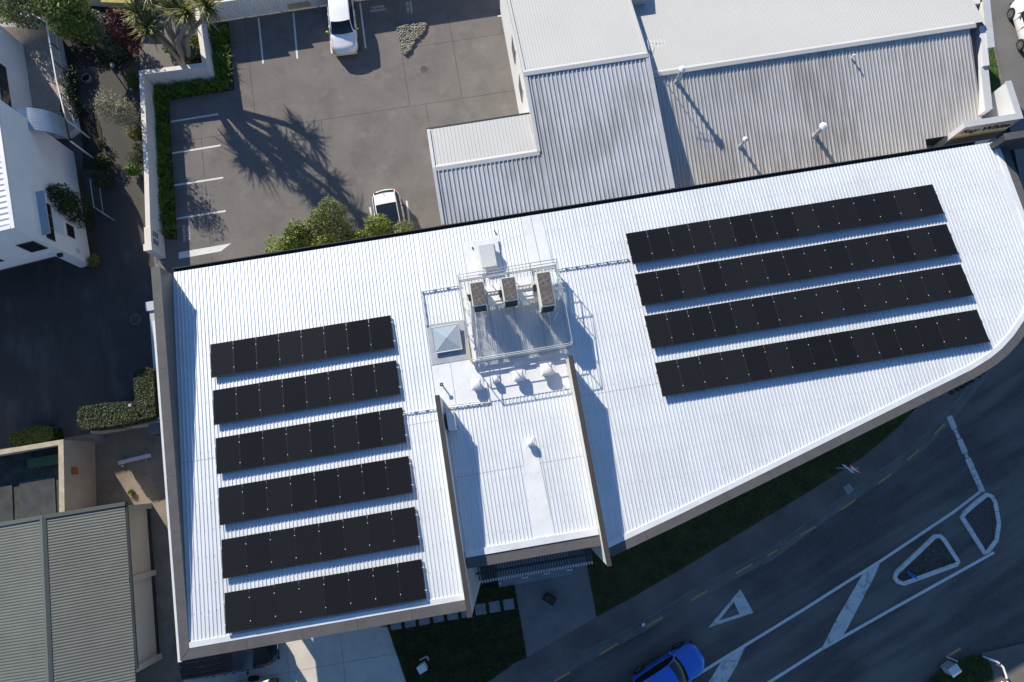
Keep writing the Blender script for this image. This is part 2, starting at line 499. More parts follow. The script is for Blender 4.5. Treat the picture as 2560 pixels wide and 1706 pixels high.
# ---------------------------------------------------------------- painted markings
def line(name, a, b, w, m, z, label, group=None, parent=None):
    a, b = Vector(a[:2]), Vector(b[:2])
    t = (b - a).normalized()
    n = Vector((-t.y, t.x)) * (w / 2)
    pts = [(a + n).to_tuple(), (b + n).to_tuple(), (b - n).to_tuple(), (a - n).to_tuple()]
    o = MB().prism(pts, z - 0.004, z).build(name, m, origin=(a.x, a.y, z))
    return tag(o, label, 'road marking', group)
BAYS = [((-22.00, 21.38, 0.00), (-18.64, 21.98, 0.00), 'white bay line nearest the corner of the hedge'),
        ((-21.64, 19.26, 0.00), (-18.32, 19.85, 0.00), 'second white bay line along the left car park wall'),
        ((-21.24, 17.14, 0.00), (-18.00, 17.69, 0.00), 'third white bay line along the left car park wall'),
        ((-20.94, 14.96, 0.00), (-17.68, 15.50, 0.00), 'fourth white bay line, just above the painted parking letters'),
        ((-16.54, 28.78, 0.00), (-16.02, 25.50, 0.00), 'white bay line by the corrugated fence, leftmost of the upright ones'),
        ((-14.29, 29.17, 0.00), (-13.84, 25.85, 0.00), 'white bay line by the fence, second from the left'),
        ((-12.09, 29.61, 0.00), (-11.63, 26.22, 0.00), 'white bay line just left of the small white hatchback'),
        ((-9.96, 29.87, 0.00), (-9.46, 26.59, 0.00), 'white bay line just right of the small white hatchback'),
        ((-0.93, 28.90, 0.00), (-0.16, 29.05, 0.00), 'short white line beside the pale gabled building wall'),
        ((-8.78, 15.75, 0.00), (-8.47, 14.20, 0.00), 'white bay line left of the hatchback with black glass roof'),
        ((-6.53, 16.17, 0.00), (-6.22, 14.20, 0.00), 'white bay line right of the hatchback with black glass roof')]
for a, b, lab in BAYS:
    line('bay_line', a, b, 0.11, M_BAYLINE, 0.004, lab, 'painted car park bay lines')
tag(MB().prism([(-20.35, 12.84), (-17.18, 13.42), (-17.77, 12.91), (-20.28, 12.43)], 0.0, 0.004).build('painted_wedge', M_BAYLINE, origin=(-20.35, 12.84, 0.00)), 'wide white painted wedge on the car park by the wall end', 'road marking')
def ground_text(body, size, at, ang, label):
    o = text_mesh(body, size, 'painted_lettering', M_BAYLINE, extrude=0.002)
    o.location = (at[0], at[1], 0.004)
    o.rotation_euler = (0, 0, ang)
    return tag(o, label, 'lettering')
ground_text('VISITOR\nPARKING', 0.24, (-8.77, 29.44, 0.00), PHI, 'faded painted parking letters right of the small white hatchback')
ground_text('VISITOR\nPARKING', 0.22, (-6.71, 29.55, 0.00), PHI + R(90), 'faded painted parking letters above the triangular rock bed')
ground_text('VISITOR\nPARKING', 0.26, (-19.99, 14.06, 0.00), PHI + R(-90), 'painted parking letters in the bay next to the white wedge')

DASH = [((2.29, -11.58, 0.00), (3.18, -11.11, 0.00)), ((4.81, -10.21, 0.00), (5.84, -9.62, 0.00)), ((7.43, -8.75, 0.00), (8.38, -8.24, 0.00)), ((9.99, -7.36, 0.00), (10.95, -6.84, 0.00)),
        ((12.59, -5.93, 0.00), (13.54, -5.40, 0.00)), ((14.42, -4.96, 0.00), (15.02, -4.64, 0.00)), ((16.40, -3.83, 0.00), (17.27, -3.36, 0.00)), ((18.80, -2.44, 0.00), (19.69, -1.86, 0.00)),
        ((21.05, -0.98, 0.00), (21.87, -0.43, 0.00)), ((22.88, 0.37, 0.00), (23.62, 0.96, 0.00)), ((24.61, 1.84, 0.00), (25.28, 2.43, 0.00))]
ords = ['first', 'second', 'third', 'fourth', 'fifth', 'sixth', 'seventh', 'eighth', 'ninth', 'tenth', 'last']
for (a, b), n in zip(DASH, ords):
    line('yellow_dash', a, b, 0.11, M_DASH, ROADZ, n + ' dull yellow dash along the kerb, counted from the blue car', 'yellow no-stopping dashes along the kerb')
line('yellow_dash', (23.91, -10.33, 0.00), (24.74, -9.88, 0.00), 0.13, M_DASH, ROADZ, 'lone yellow dash on the far side of the road by the grass corner')
def polyline_mark(name, pts, w, m, label):
    mb = MB()
    strip_between(mb, offset_path(pts, w / 2), offset_path(pts, -w / 2), ROADZ - 0.004, ROADZ)
    return tag(mb.build(name, m, origin=(pts[0][0], pts[0][1], ROADZ)), label, 'road marking')
polyline_mark('white_line', [(8.59, -12.10), (10.11, -11.27), (11.95, -10.23), (14.14, -9.02), (16.15, -7.90), (18.44, -6.58), (20.76, -5.27), (23.44, -3.64), (25.23, -2.56), (26.86, -1.45)], 0.15, M_LINE, 'long white line between the road lane and the traffic islands')
polyline_mark('white_line', [(12.37, -12.54), (14.14, -11.58), (17.01, -9.95), (20.85, -7.99), (27.24, -4.79)], 0.15, M_LINE, 'long white line on the lower side of the traffic islands')
tag(MB().prism([(19.72, -5.94), (20.79, -5.27), (20.34, -6.10), (18.33, -9.23), (17.31, -9.89), (17.01, -9.99), (18.05, -8.32)], ROADZ, ROADZ + 0.004).build('chevron_bar', M_WORN, origin=(19.72, -5.94, 0.00)), 'wide worn white chevron bar between the two long lines', 'road marking')
tag(MB().prism([(11.51, -10.55), (12.87, -9.80), (12.34, -10.77), (11.43, -12.10), (10.42, -12.10)], ROADZ, ROADZ + 0.004).build('chevron_bar', M_WORN, origin=(11.51, -10.55, 0.00)), 'worn white chevron bar cut by the photo edge near the blue car', 'road marking')
tri_o, tri_i = [(12.79, -6.77), (13.44, -8.01), (10.88, -8.80)], [(12.38, -7.44), (12.66, -8.09), (11.50, -8.43)]
mb = MB()
for k in range(3):
    mb.prism([tri_o[k], tri_o[(k + 1) % 3], tri_i[(k + 1) % 3], tri_i[k]], ROADZ - 0.004, ROADZ)
tag(mb.build('give_way_triangle', M_WORN, origin=(12.79, -6.77, 0.00)), 'hollow white triangle painted on the road lane', 'road marking')
mb = MB()
bar = [(25.59, 2.89), (27.01, -1.45)]
bd = Vector(bar[1]) - Vector(bar[0])
bn = Vector((-bd.y, bd.x)).normalized() * 0.17
random.seed(3)
for t0, t1 in ((0, 0.17), (0.175, 0.22), (0.31, 0.49), (0.56, 0.7), (0.705, 0.84), (0.845, 1.0), (0.225, 0.30), (0.50, 0.55)):
    w = bn * (1.0 if t0 not in (0.175, 0.225, 0.50) else 0.6)
    a, b = Vector(bar[0]) + bd * t0, Vector(bar[0]) + bd * t1
    mb.prism([(a + w).to_tuple(), (b + w).to_tuple(), (b - w).to_tuple(), (a - w).to_tuple()], ROADZ - 0.004, ROADZ)
tag(mb.build('limit_line', M_WORN, origin=(bar[0][0], bar[0][1], ROADZ)), 'broken worn white limit line running to the curved island', 'road marking')

# ---------------------------------------------------------------- traffic islands
def island(outer, name, label, fill, closed_label=None):
    c = sum((Vector(p) for p in outer), Vector((0, 0))) / len(outer)
    t = thing(name, label, 'traffic island', (c.x, c.y, ROADZ))
    # resample the outline and lay kerb blocks
    n = len(outer)
    pts = []
    for i in range(n):
        a, b = Vector(outer[i]), Vector(outer[(i + 1) % n])
        k = max(1, int((b - a).length / 0.48))
        for j in range(k):
            pts.append(a + (b - a) * j / k)
    area = sum(pts[i - 1].x * pts[i].y - pts[i].x * pts[i - 1].y for i in range(len(pts)))
    if area < 0:
        pts.reverse()
    inner = []
    m_ = len(pts)
    for i in range(m_):
        tg = (pts[(i + 1) % m_] - pts[i - 1]).normalized()
        inner.append(pts[i] + Vector((-tg.y, tg.x)) * 0.22)
    for i in range(m_):
        a, b, c_, d = pts[i], pts[(i + 1) % m_], inner[(i + 1) % m_], inner[i]
        q = [a.lerp(b, 0.02), a.lerp(b, 0.98), d.lerp(c_, 0.98), d.lerp(c_, 0.02)]
        MB().prism([p.to_tuple() for p in q], ROADZ - 0.02, ROADZ + 0.13 + random.uniform(-0.008, 0.008)).build('kerb_block', M_ISLKERB, t)
    return t, [p.to_tuple() for p in inner]
M_ISLKERB = worn_paint('painted_kerb', (0.66, 0.65, 0.63), (0.28, 0.27, 0.26), 0.56)
isl1, in1 = island([(23.91, -3.79), (24.30, -3.79), (24.56, -4.07), (25.21, -5.25), (25.02, -5.53), (23.48, -6.04), (21.91, -6.57), (21.55, -6.45), (21.34, -6.13), (21.51, -5.78)], 'traffic_island', 'wedge-shaped traffic island with white kerb and a blue scrap inside', None)
MB().prism(in1, ROADZ - 0.02, ROADZ + 0.06).build('planting_bed', mat('bark_bed', (0.075, 0.068, 0.055), rough=0.95, var=0.4, scale=5, fine=0.3), isl1)
isl2, in2 = island([(25.74, -2.50), (26.42, -1.97), (26.83, -1.69), (27.16, -1.48), (27.51, -1.61), (27.69, -1.98), (27.73, -2.53), (27.76, -3.18), (27.49, -4.16), (26.94, -4.76), (26.61, -4.90), (26.44, -4.61), (25.96, -3.72), (25.50, -2.85), (25.66, -2.61)], 'traffic_island', 'curved traffic island with white kerb and dark brick paving', None)
MB().prism(in2, ROADZ - 0.02, ROADZ + 0.055).build('mortar_bed', M_JOINT, isl2)
# brick pavers clipped to the inner outline
ib = [Vector(p) for p in in2]
ia = R(-4)
cu, su = math.cos(ia), math.sin(ia)
loc = [((p.x * cu + p.y * su), (-p.x * su + p.y * cu)) for p in ib]
x0, x1 = min(p[0] for p in loc), max(p[0] for p in loc)
y0, y1 = min(p[1] for p in loc), max(p[1] for p in loc)
M_PAVER = mat('dark_brick_paver', (0.10, 0.085, 0.08), rough=0.9, var=0.1, fine=0.15, island=0.0, scale=2)
yy, row = y0, 0
while yy < y1:
    xx = x0 - (0.2 if row % 2 else 0)
    while xx < x1:
        p = clip(clip(clip(clip(loc, 0, xx + 0.008, True), 0, xx + 0.392, False), 1, yy + 0.008, True), 1, yy + 0.192, False)
        if len(p) > 2:
            MB().prism([(q[0] * cu - q[1] * su, q[0] * su + q[1] * cu) for q in p], ROADZ + 0.03, ROADZ + 0.075 + random.uniform(-0.004, 0.004)).build('brick_paver', M_PAVER, isl2, recalc=False)
        xx += 0.4
    yy += 0.2
    row += 1
mb = MB()
random.seed(5)
c = (22.39, -5.98, 0.00)
vs = []
for i in range(5):
    for j in range(7):
        vs.append((c[0] - 0.24 + 0.075 * j + random.uniform(-.03, .03) + i * 0.02, c[1] + 0.20 - 0.06 * i - 0.035 * j + random.uniform(-.03, .03), ROADZ + 0.08 + random.uniform(0, 0.12)))
mb.add(vs, [(i * 7 + j, i * 7 + j + 1, (i + 1) * 7 + j + 1, (i + 1) * 7 + j) for i in range(4) for j in range(6)])
tag(mb.build('plastic_bag', mat('blue_plastic', (0.03, 0.16, 0.6), rough=0.35, var=0.1), origin=(c[0], c[1], ROADZ), recalc=False), 'crumpled blue plastic scrap lying in the wedge-shaped island', 'litter')

# grass corner on the far side of the road
CORN = [(22.47, -11.99), (22.90, -11.33), (23.79, -10.78), (25.36, -10.17), (25.78, -10.24), (26.19, -10.65), (26.28, -11.11), (26.20, -11.99)]
structure('lawn', flat(CORN, 0.02), mat('corner_turf', (0.06, 0.085, 0.022), rough=0.95, var=0.35, scale=1.5, fine=0.3))
KC = [(25.88, -10.27), (26.28, -10.42), (26.55, -10.67), (26.67, -11.11), (26.72, -11.58), (26.66, -12.10)]
t = thing('curved_rail', 'white tubular rail curving round the grass corner with dark red bands', 'rail', (KC[0][0], KC[0][1], 0))
mb = MB()
mb.tube([(p[0], p[1], 0.5) for p in KC], 0.055, 8)
mb.build('rail_tube', M_WHITEP, t, smooth=True)
for i in (1, 3):
    a, b = Vector(KC[i]), Vector(KC[i + 1])
    q = a.lerp(b, 0.3)
    q2 = a.lerp(b, 0.55)
    MB().tube([(q.x, q.y, 0.5), (q2.x, q2.y, 0.5)], 0.06, 8).build('red_band', mat('dark_red_paint', (0.18, 0.03, 0.02), rough=0.5), t)
for i in (0, 2, 4):
    MB().cyl((KC[i][0], KC[i][1], 0.0), 0.045, 0.5, 8).build('post', M_WHITEP, t)
structure('side_street', flat([(25.78, -10.10), (26.09, -10.05), (29.11, -9.43), (28.70, -12.32), (26.22, -12.32), (26.34, -11.11), (26.23, -10.63)], -0.02), M_PATH)

# ================================================================ SOLAR BUILDING
ribs_cache = {}
def ribbed(name, m, parent, us, back, front, zf, pitch, rib_w, rib_h, axis='v', smooth=False):
    """Ribbed steel sheet: ribs run along v (or along u when axis == 'u')."""
    mb = MB()
    a0, a1 = us
    prof = []
    x = a0
    while x < a1 - 1e-6:
        for dx, h in ((0.0, 0.0), (pitch - rib_w, 0.0), (pitch - rib_w * 0.72, rib_h), (pitch - rib_w * 0.28, rib_h)):
            if x + dx <= a1:
                prof.append((x + dx, h))
        x += pitch
    prof.append((a1, 0.0))
    vs = []
    for a, h in prof:
        b0 = back(a) if callable(back) else back
        b1 = front(a) if callable(front) else front
        if axis == 'v':
            vs += [W(a, b0, zf(a, b0) + h), W(a, b1, zf(a, b1) + h)]
        else:
            vs += [W(b0, a, zf(b0, a) + h), W(b1, a, zf(b1, a) + h)]
    fs = [(2 * i, 2 * i + 1, 2 * i + 3, 2 * i + 2) for i in range(len(prof) - 1)]
    mb.add(vs, fs)
    return mb.build(name, m, parent, recalc=False)

bld = thing('commercial_building', 'long white-roofed commercial building carrying black solar panel rows', 'building', W(20, 8, 0))
EDGE = [(18.70, 16.38), (22.18, 15.48), (26.65, 14.25), (32.0, 12.75), (37.27, 11.28), (38.3, 10.9), (39.0, 10.55), (39.75, 10.05), (40.73, 9.21), (41.45, 8.35), (41.95, 7.3), (42.3, 6.0), (42.45, 4.5), (42.5, 0.2)]
def edge_v(u):
    for (ua, va), (ub, vb) in zip(EDGE, EDGE[1:]):
        if ua <= u <= ub:
            return va + (vb - va) * (u - ua) / (ub - ua)
    return EDGE[0][1] if u < EDGE[0][0] else EDGE[-1][1]
zmain = lambda u, v: rz(v)
ribbed('roof', M_ROOF, bld, (-0.06, 12.12), 0.02, 17.4, zmain, 0.175, 0.060, 0.034)
ribbed('roof', M_ROOF, bld, (12.12, 18.6), 0.02, lambda u: 15.62, zmain, 0.175, 0.060, 0.034)
ribbed('roof', M_ROOF, bld, (18.6, 42.48), 0.02, lambda u: edge_v(u) - 0.02, zmain, 0.175, 0.060, 0.034)
# walls
mb = MB()
mb.prism([W2(-0.35, 0.12), W2(42.2, 0.12), W2(42.2, 0.32), W2(-0.35, 0.32)], -0.05, 6.94)
mb.build('rear_wall', mat('rear_wall_panel', (0.30, 0.30, 0.30), rough=0.8, var=0.08), bld)
# left parapet wall: solid over the side yard, raised on columns beside the forecourt
PARZ = 8.34
mb = MB()
mb.uvbox(-0.48, -0.12, 0.12, 12.0, -0.05, PARZ - 0.03)
mb.uvbox(-0.48, -0.12, 12.0, 17.95, 3.4, PARZ - 0.03)
mb.build('side_wall', M_CAP, bld)
cv = [0.08, 2.6, 5.1, 7.6, 10.1, 12.6, 15.1]
for a, b in zip(cv, cv[1:]):
    MB().uvbox(-0.52, -0.08, a + 0.005, b - 0.005, PARZ - 0.03, PARZ + random.uniform(0, 0.006)).build('side_capping', M_CAP, bld)
MB().prism([W2(-0.52, 15.105), W2(-0.08, 15.105), W2(-0.08, 17.60), W2(-0.52, 18.06)], PARZ - 0.03, PARZ).build('side_capping', M_CAP, bld)
MB().uvbox(-0.68, -0.522, 2.7, 18.12, PARZ - 0.20, PARZ - 0.12).build('side_flashing', M_FLASH, bld)
# inner gutter lining against the parapet
MB().prism([W2(-0.118, 0.3), W2(-0.06, 0.3), W2(-0.06, 17.3), W2(-0.118, 17.3)], 6.9, lambda p: rz((Vector(p) - U0).dot(EV), 0.02)).build('parapet_gutter', M_FLASH, bld)
# front fascia, left wing
def roof_strip(path_in, path_out, off, th):
    mb = MB()
    zi = [rz(p[1], off) for p in path_in]
    A = [W2(*p) for p in path_in]
    B = [W2(*p) for p in path_out]
    strip_between(mb, A, B, [z - th for z in zi], zi)
    return mb
mb = MB(); mb.uvbox(-0.08, 12.1, 17.36, 17.60, 8.0, PARZ + 0.0); mb.build('front_flashing', M_FLASH, bld)
MB().prism([W2(-0.52, 18.06), W2(-0.08, 17.602), W2(2.4, 17.602), W2(2.4, 18.06)], PARZ - 0.04, PARZ - 0.01).build('front_capping', M_CAP, bld)
for a, b in ((2.41, 4.83), (4.84, 7.25), (7.26, 9.67), (9.68, 12.1)):
    MB().uvbox(a, b, 17.602, 18.06, PARZ - 0.04, PARZ - 0.01 + random.uniform(0, 0.006)).build('front_capping', M_CAP, bld)
MB().uvbox(-0.12, 12.1, 17.62, 17.95, 3.4, PARZ - 0.045).build('front_wall', M_CAP, bld)
MB().uvbox(-0.12, 12.1, 12.0, 17.62, 3.15, 3.4).build('overhang_soffit', M_PLASTER, bld)
MB().uvbox(-0.12, 12.1, 11.8, 12.0, -0.05, 3.15).build('undercroft_wall', M_PLASTER, bld)
MB().uvbox(6.9, 7.1, 12.0, 17.6, -0.05, 3.15).build('undercroft_wall', M_PLASTER, bld)
MB().uvbox(7.1, 12.1, 16.2, 16.4, -0.05, 3.15).build('undercroft_wall', M_PLASTER, bld)
for cv in (14.55, 17.6):
    MB().uvbox(-0.42, -0.08, cv - 0.17, cv + 0.17, -0.05, 3.4).build('column', M_PLASTER, bld)
MB().uvbox(3.3, 3.65, 17.4, 17.75, -0.05, 3.15).build('column', M_PLASTER, bld)
# entrance bay
mb = MB(); mb.uvbox(12.36, 18.42, 15.56, 15.86, 7.6, rz(15.7, 0.10)); mb.build('front_flashing', M_FLASH, bld)
mb = MB(); mb.uvbox(12.36, 18.42, 15.862, 16.34, 7.6, rz(15.7, 0.06)); mb.build('bay_capping', M_CAP, bld)
MB().uvbox(12.36, 18.42, 15.3, 15.7, -0.05, 7.6).build('entrance_wall', glass('entrance_glazing', (0.02, 0.025, 0.03)), bld)
# right wing front, following the angled and curved facade
E0 = EDGE
def shift(path, d):
    out = []
    for i, p in enumerate(path):
        a, b = Vector(path[max(i - 1, 0)]), Vector(path[min(i + 1, len(path) - 1)])
        t_ = (b - a).normalized()
        out.append((p[0] - t_.y * d, p[1] + t_.x * d))
    return out
e_a, e_b, e_c = shift(E0, -0.12), shift(E0, 0.12), shift(E0, 0.52)
roof_strip(e_a, e_b, 0.07, 0.5).build('front_flashing', M_FLASH, bld)
zi = [rz(p[1], 0.05) for p in E0]
FINE = []
for a, b in zip(E0, E0[1:]):
    n = max(1, round((Vector(b) - Vector(a)).length / 2.2))
    FINE += [(a[0] + (b[0] - a[0]) * k / n, a[1] + (b[1] - a[1]) * k / n) for k in range(n)]
FINE.append(E0[-1])
f_in, f_out = shift(FINE, 0.122), shift(FINE, 0.52)
for k in range(len(FINE) - 1):
    def cut(path, g):
        a, b = Vector(path[k]), Vector(path[k + 1])
        d_ = (b - a).normalized() * g
        return [W2(*(a + d_)), W2(*(b - d_))]
    mb = MB()
    z2 = [rz(FINE[k][1], 0.05), rz(FINE[k + 1][1], 0.05)]
    strip_between(mb, cut(f_in, 0.006), cut(f_out, 0.006), [z - 0.6 for z in z2], z2)
    mb.build('front_capping', M_CAP, bld)
mb = MB()
strip_between(mb, [W2(*p) for p in shift(E0, 0.2)], [W2(*p) for p in shift(E0, 0.5)], -0.05, [z - 0.61 for z in zi])
mb.build('front_wall', M_PLASTER, bld, smooth=30)
# small dark sunshade fins under the curved corner
for k in range(16):
    u = 37.2 + k * 0.27
    p = Vector((u, edge_v(u)))
    i = next(j for j in range(len(EDGE) - 1) if EDGE[j][0] <= u <= EDGE[j + 1][0])
    t_ = (Vector(EDGE[i + 1]) - Vector(EDGE[i])).normalized()
    n_ = Vector((-t_.y, t_.x))
    a, b = p + n_ * 0.5, p + n_ * 1.12
    MB().prism([W2(*(a + t_ * 0.05)), W2(*(b + t_ * 0.05)), W2(*(b - t_ * 0.05)), W2(*(a - t_ * 0.05))], 5.6, 5.9).build('sunshade_fin', M_GUTTER, bld)
# blade walls either side of the entrance
FINZ = 9.2
for nm, u0, u1, vb, vf in (('l', 12.14, 12.34, 8.55, 18.2), ('r', 18.42, 18.62, 7.75, 17.12)):
    MB().uvbox(u0 + 0.02, u1 - 0.02, vb + 0.02, vf - 0.02, -0.05 if nm == 'l' else 0.0, FINZ - 0.05).build('blade_wall', mat('blade_wall_panel', (0.60, 0.585, 0.56), rough=0.6, var=0.05), bld)
    MB().uvbox(u0 - 0.01, u1 + 0.01, vb, vf, FINZ - 0.05, FINZ).build('blade_capping', M_FIN if nm == 'l' else M_FIN, bld)
# rear gutter
mb = MB(); mb.uvbox(-0.12, 41.6, -0.16, 0.09, 6.80, 6.86); mb.uvbox(-0.12, 41.6, -0.20, -0.16, 6.80, 7.02); mb.uvbox(-0.12, 41.6, 0.05, 0.09, 6.86, 6.97)
mb.build('rear_gutter', M_GUTTER, bld)
# raised parapet on the far right rear corner
RP = (42.17, 0.44)
mb = MB(); mb.uvbox(RP[0], RP[0] + 8, RP[1] - 0.32, RP[1], 6.5, 8.12); mb.build('rear_parapet', M_GUTTER, bld)
mb = MB(); mb.uvbox(RP[0] - 0.02, RP[0] + 8, RP[1] - 0.34, RP[1] + 0.02, 8.121, 8.17); mb.build('rear_parapet_capping', M_CAP, bld)
# wide smooth flashing strips laid over the ribs
def sheet(name, pts, off, m, parent, th=0.012):
    zz = lambda p: rz((Vector(p) - U0).dot(EV), off)
    return MB().prism([W2(*p) for p in pts], lambda p: zz(p) - th, zz).build(name, m, parent)
sheet('flashing_sheet', [(17.56, 0.05), (18.04, 0.05), (18.12, 3.0), (17.66, 3.0)], 0.036, M_FLASH, bld)
sheet('flashing_sheet', [(18.10, 0.05), (18.60, 0.05), (18.72, 3.0), (18.18, 3.0)], 0.036, M_FLASH, bld)
sheet('flashing_sheet', [(14.4, 0.9), (15.15, 0.9), (15.15, 2.9), (14.4, 2.9)], 0.036, M_FLASH, bld)
sheet('flashing_sheet', [(15.66, 11.06), (16.34, 11.06), (16.46, 15.55), (15.52, 15.55)], 0.036, M_FLASH, bld)
sheet('flashing_sheet', [(41.97, 1.58), (42.32, 1.64), (42.34, 4.82), (41.99, 5.76)], 0.036, M_FLASH, bld)
sheet('flashing_sheet', [(12.1, 6.92), (12.93, 6.92), (12.93, 8.98), (12.1, 8.98)], 0.036, M_FLASH, bld)
sheet('flashing_sheet', [(12.95, 6.92), (14.0, 6.92), (14.5, 9.05), (12.95, 8.98)], 0.036, M_FLASH, bld)
sheet('flashing_sheet', [(14.0, 7.2), (18.4, 7.2), (18.4, 9.1), (14.52, 9.08)], 0.037, M_FLASH, bld)
# screw lines: rows of small dark fixings across the sheets
mb = MB()
for v in [1.0 + 1.17 * k for k in range(14)]:
    u = 0.12
    while u < 41.5:
        lim = 17.2 if u < 12 else (15.4 if u < 18.5 else edge_v(u) - 0.3)
        if v < lim:
            mb.uvbox(u - 0.013, u + 0.013, v - 0.013, v + 0.013, rz(v, 0.028), rz(v, 0.038))
        u += 0.35
o = mb.build('roof_screw', mat('screw_grey', (0.28, 0.29, 0.30), rough=0.5, var=0), bld, recalc=False)
o['kind'] = 'stuff'

# sheet laps: thin raised joints running across the ribs
for u0, u1, v in ((-0.06, 12.1, 9.55), (12.36, 18.4, 12.3), (18.64, 36.5, 9.55)):
    lim = [(u0, v), (min(u1, 41), v)]
    MB().prism([W2(u0, v - 0.01), W2(u1, v - 0.01), W2(u1, v + 0.02), W2(u0, v + 0.02)], rz(v, 0.0), rz(v, 0.005)).build('sheet_lap', M_LEAD, bld)

# entrance pergola: dark cross beams and pale slats between the blade walls
perg = thing('entrance_pergola', 'dark slatted pergola hung between the two blade walls over the entrance', 'pergola', W(15.4, 16.9, 3.4))
for vv_ in (16.42, 17.28):
    MB().uvbox(12.36, 18.40, vv_ - 0.05, vv_ + 0.05, 3.30, 3.55).build('beam', M_GUTTER, perg)
M_SLATD = mat('grey_timber_slat', (0.10, 0.10, 0.105), rough=0.7, var=0.15, scale=5)
M_SLATE_END = mat('pale_slat_end', (0.70, 0.69, 0.66), rough=0.7, var=0.1)
slat = MB(); slat.uvbox(0, 0.075, 16.36, 17.60, 3.552, 3.72)
slat_end = MB(); slat_end.uvbox(0.003, 0.072, 17.602, 17.74, 3.555, 3.72)
me_s = slat.mesh('slat', M_SLATD, W(0, 0, 0)); me_e = slat_end.mesh('slat_end', M_SLATE_END, W(0, 0, 0))
for k in range(43):
    u = 12.46 + k * 0.138
    o = bpy.data.objects.new('slat', me_s); COL.objects.link(o); o.parent = perg
    w = Vector(W(u, 0, 0)) - Vector(perg.location); o.location = w
    e = bpy.data.objects.new('slat_end', me_e); COL.objects.link(e); e.parent = o

# ================================================================ SOLAR PANEL ROWS
def mat_panel():
    m = bpy.data.materials.new('solar_glass'); m.use_nodes = True
    N, L = m.node_tree.nodes, m.node_tree.links
    b = N['Principled BSDF']
    b.inputs['Roughness'].default_value = 0.22
    b.inputs['Specular IOR Level'].default_value = 0.24
    tc = N.new('ShaderNodeTexCoord')
    sep = N.new('ShaderNodeSeparateXYZ'); L.new(tc.outputs['Object'], sep.inputs[0])
    wv = N.new('ShaderNodeMath'); wv.operation = 'PINGPONG'; wv.inputs[1].default_value = 0.0525; L.new(sep.outputs['Y'], wv.inputs[0])
    mr = N.new('ShaderNodeMapRange'); mr.inputs['From Min'].default_value = 0.0; mr.inputs['From Max'].default_value = 0.012; mr.inputs['To Min'].default_value = 0.0; mr.inputs['To Max'].default_value = 1.0
    L.new(wv.outputs[0], mr.inputs['Value'])
    oi = N.new('ShaderNodeObjectInfo')
    mx = N.new('ShaderNodeMix'); mx.data_type = 'RGBA'
    mx.inputs[6].default_value = (0.003, 0.003, 0.0035, 1); mx.inputs[7].default_value = (0.0125, 0.0125, 0.014, 1)
    L.new(mr.outputs[0], mx.inputs[0])
    rr = N.new('ShaderNodeMapRange'); rr.inputs['To Min'].default_value = 0.8; rr.inputs['To Max'].default_value = 1.25; L.new(oi.outputs['Random'], rr.inputs['Value'])
    vm = N.new('ShaderNodeVectorMath'); vm.operation = 'SCALE'; L.new(mx.outputs[2], vm.inputs[0]); L.new(rr.outputs[0], vm.inputs['Scale'])
    L.new(vm.outputs[0], b.inputs['Base Color'])
    return m
M_SOLAR = mat_panel()
M_FRAME = mat('panel_frame', (0.012, 0.012, 0.014), rough=0.4, var=0)
M_CLAMP = mat('bright_clamp', (0.75, 0.76, 0.78), rough=0.35, var=0, metal=0.2)
M_GAPSHADE = mat('gap_shade_dark', (0.10, 0.10, 0.11), rough=0.5, var=0)  # near-black for the painted shade between panels
def panel_mesh(pw, pl):
    mb = MB()
    t = 0.035; fw = 0.016
    mb.add([(0, 0, 0), (pw, 0, 0), (pw, -pl, 0), (0, -pl, 0), (0, 0, t), (pw, 0, t), (pw, -pl, t), (0, -pl, t)], [(0, 1, 2, 3), (0, 1, 5, 4), (1, 2, 6, 5), (2, 3, 7, 6), (3, 0, 4, 7)], 1)
    o = len(mb.v)
    a = [(fw, -fw, t), (pw - fw, -fw, t), (pw - fw, -pl + fw, t), (fw, -pl + fw, t)]
    g = [(x, y, z - 0.003) for x, y, z in a]
    mb.add([(0, 0, t), (pw, 0, t), (pw, -pl, t), (0, -pl, t)] + a + g, [(0, 1, 5, 4), (1, 2, 6, 5), (2, 3, 7, 6), (3, 0, 4, 7), (4, 5, 9, 8), (5, 6, 10, 9), (6, 7, 11, 10), (7, 4, 8, 11)], 1)
    mb.add(g, [(0, 1, 2, 3)], 0)
    return mb.mesh('solar_panel', [M_SOLAR, M_FRAME], recalc=False)
clamp_me = MB().box((0, 0, 0), (0.026, 0.040, 0.016)).mesh('clamp', M_CLAMP)
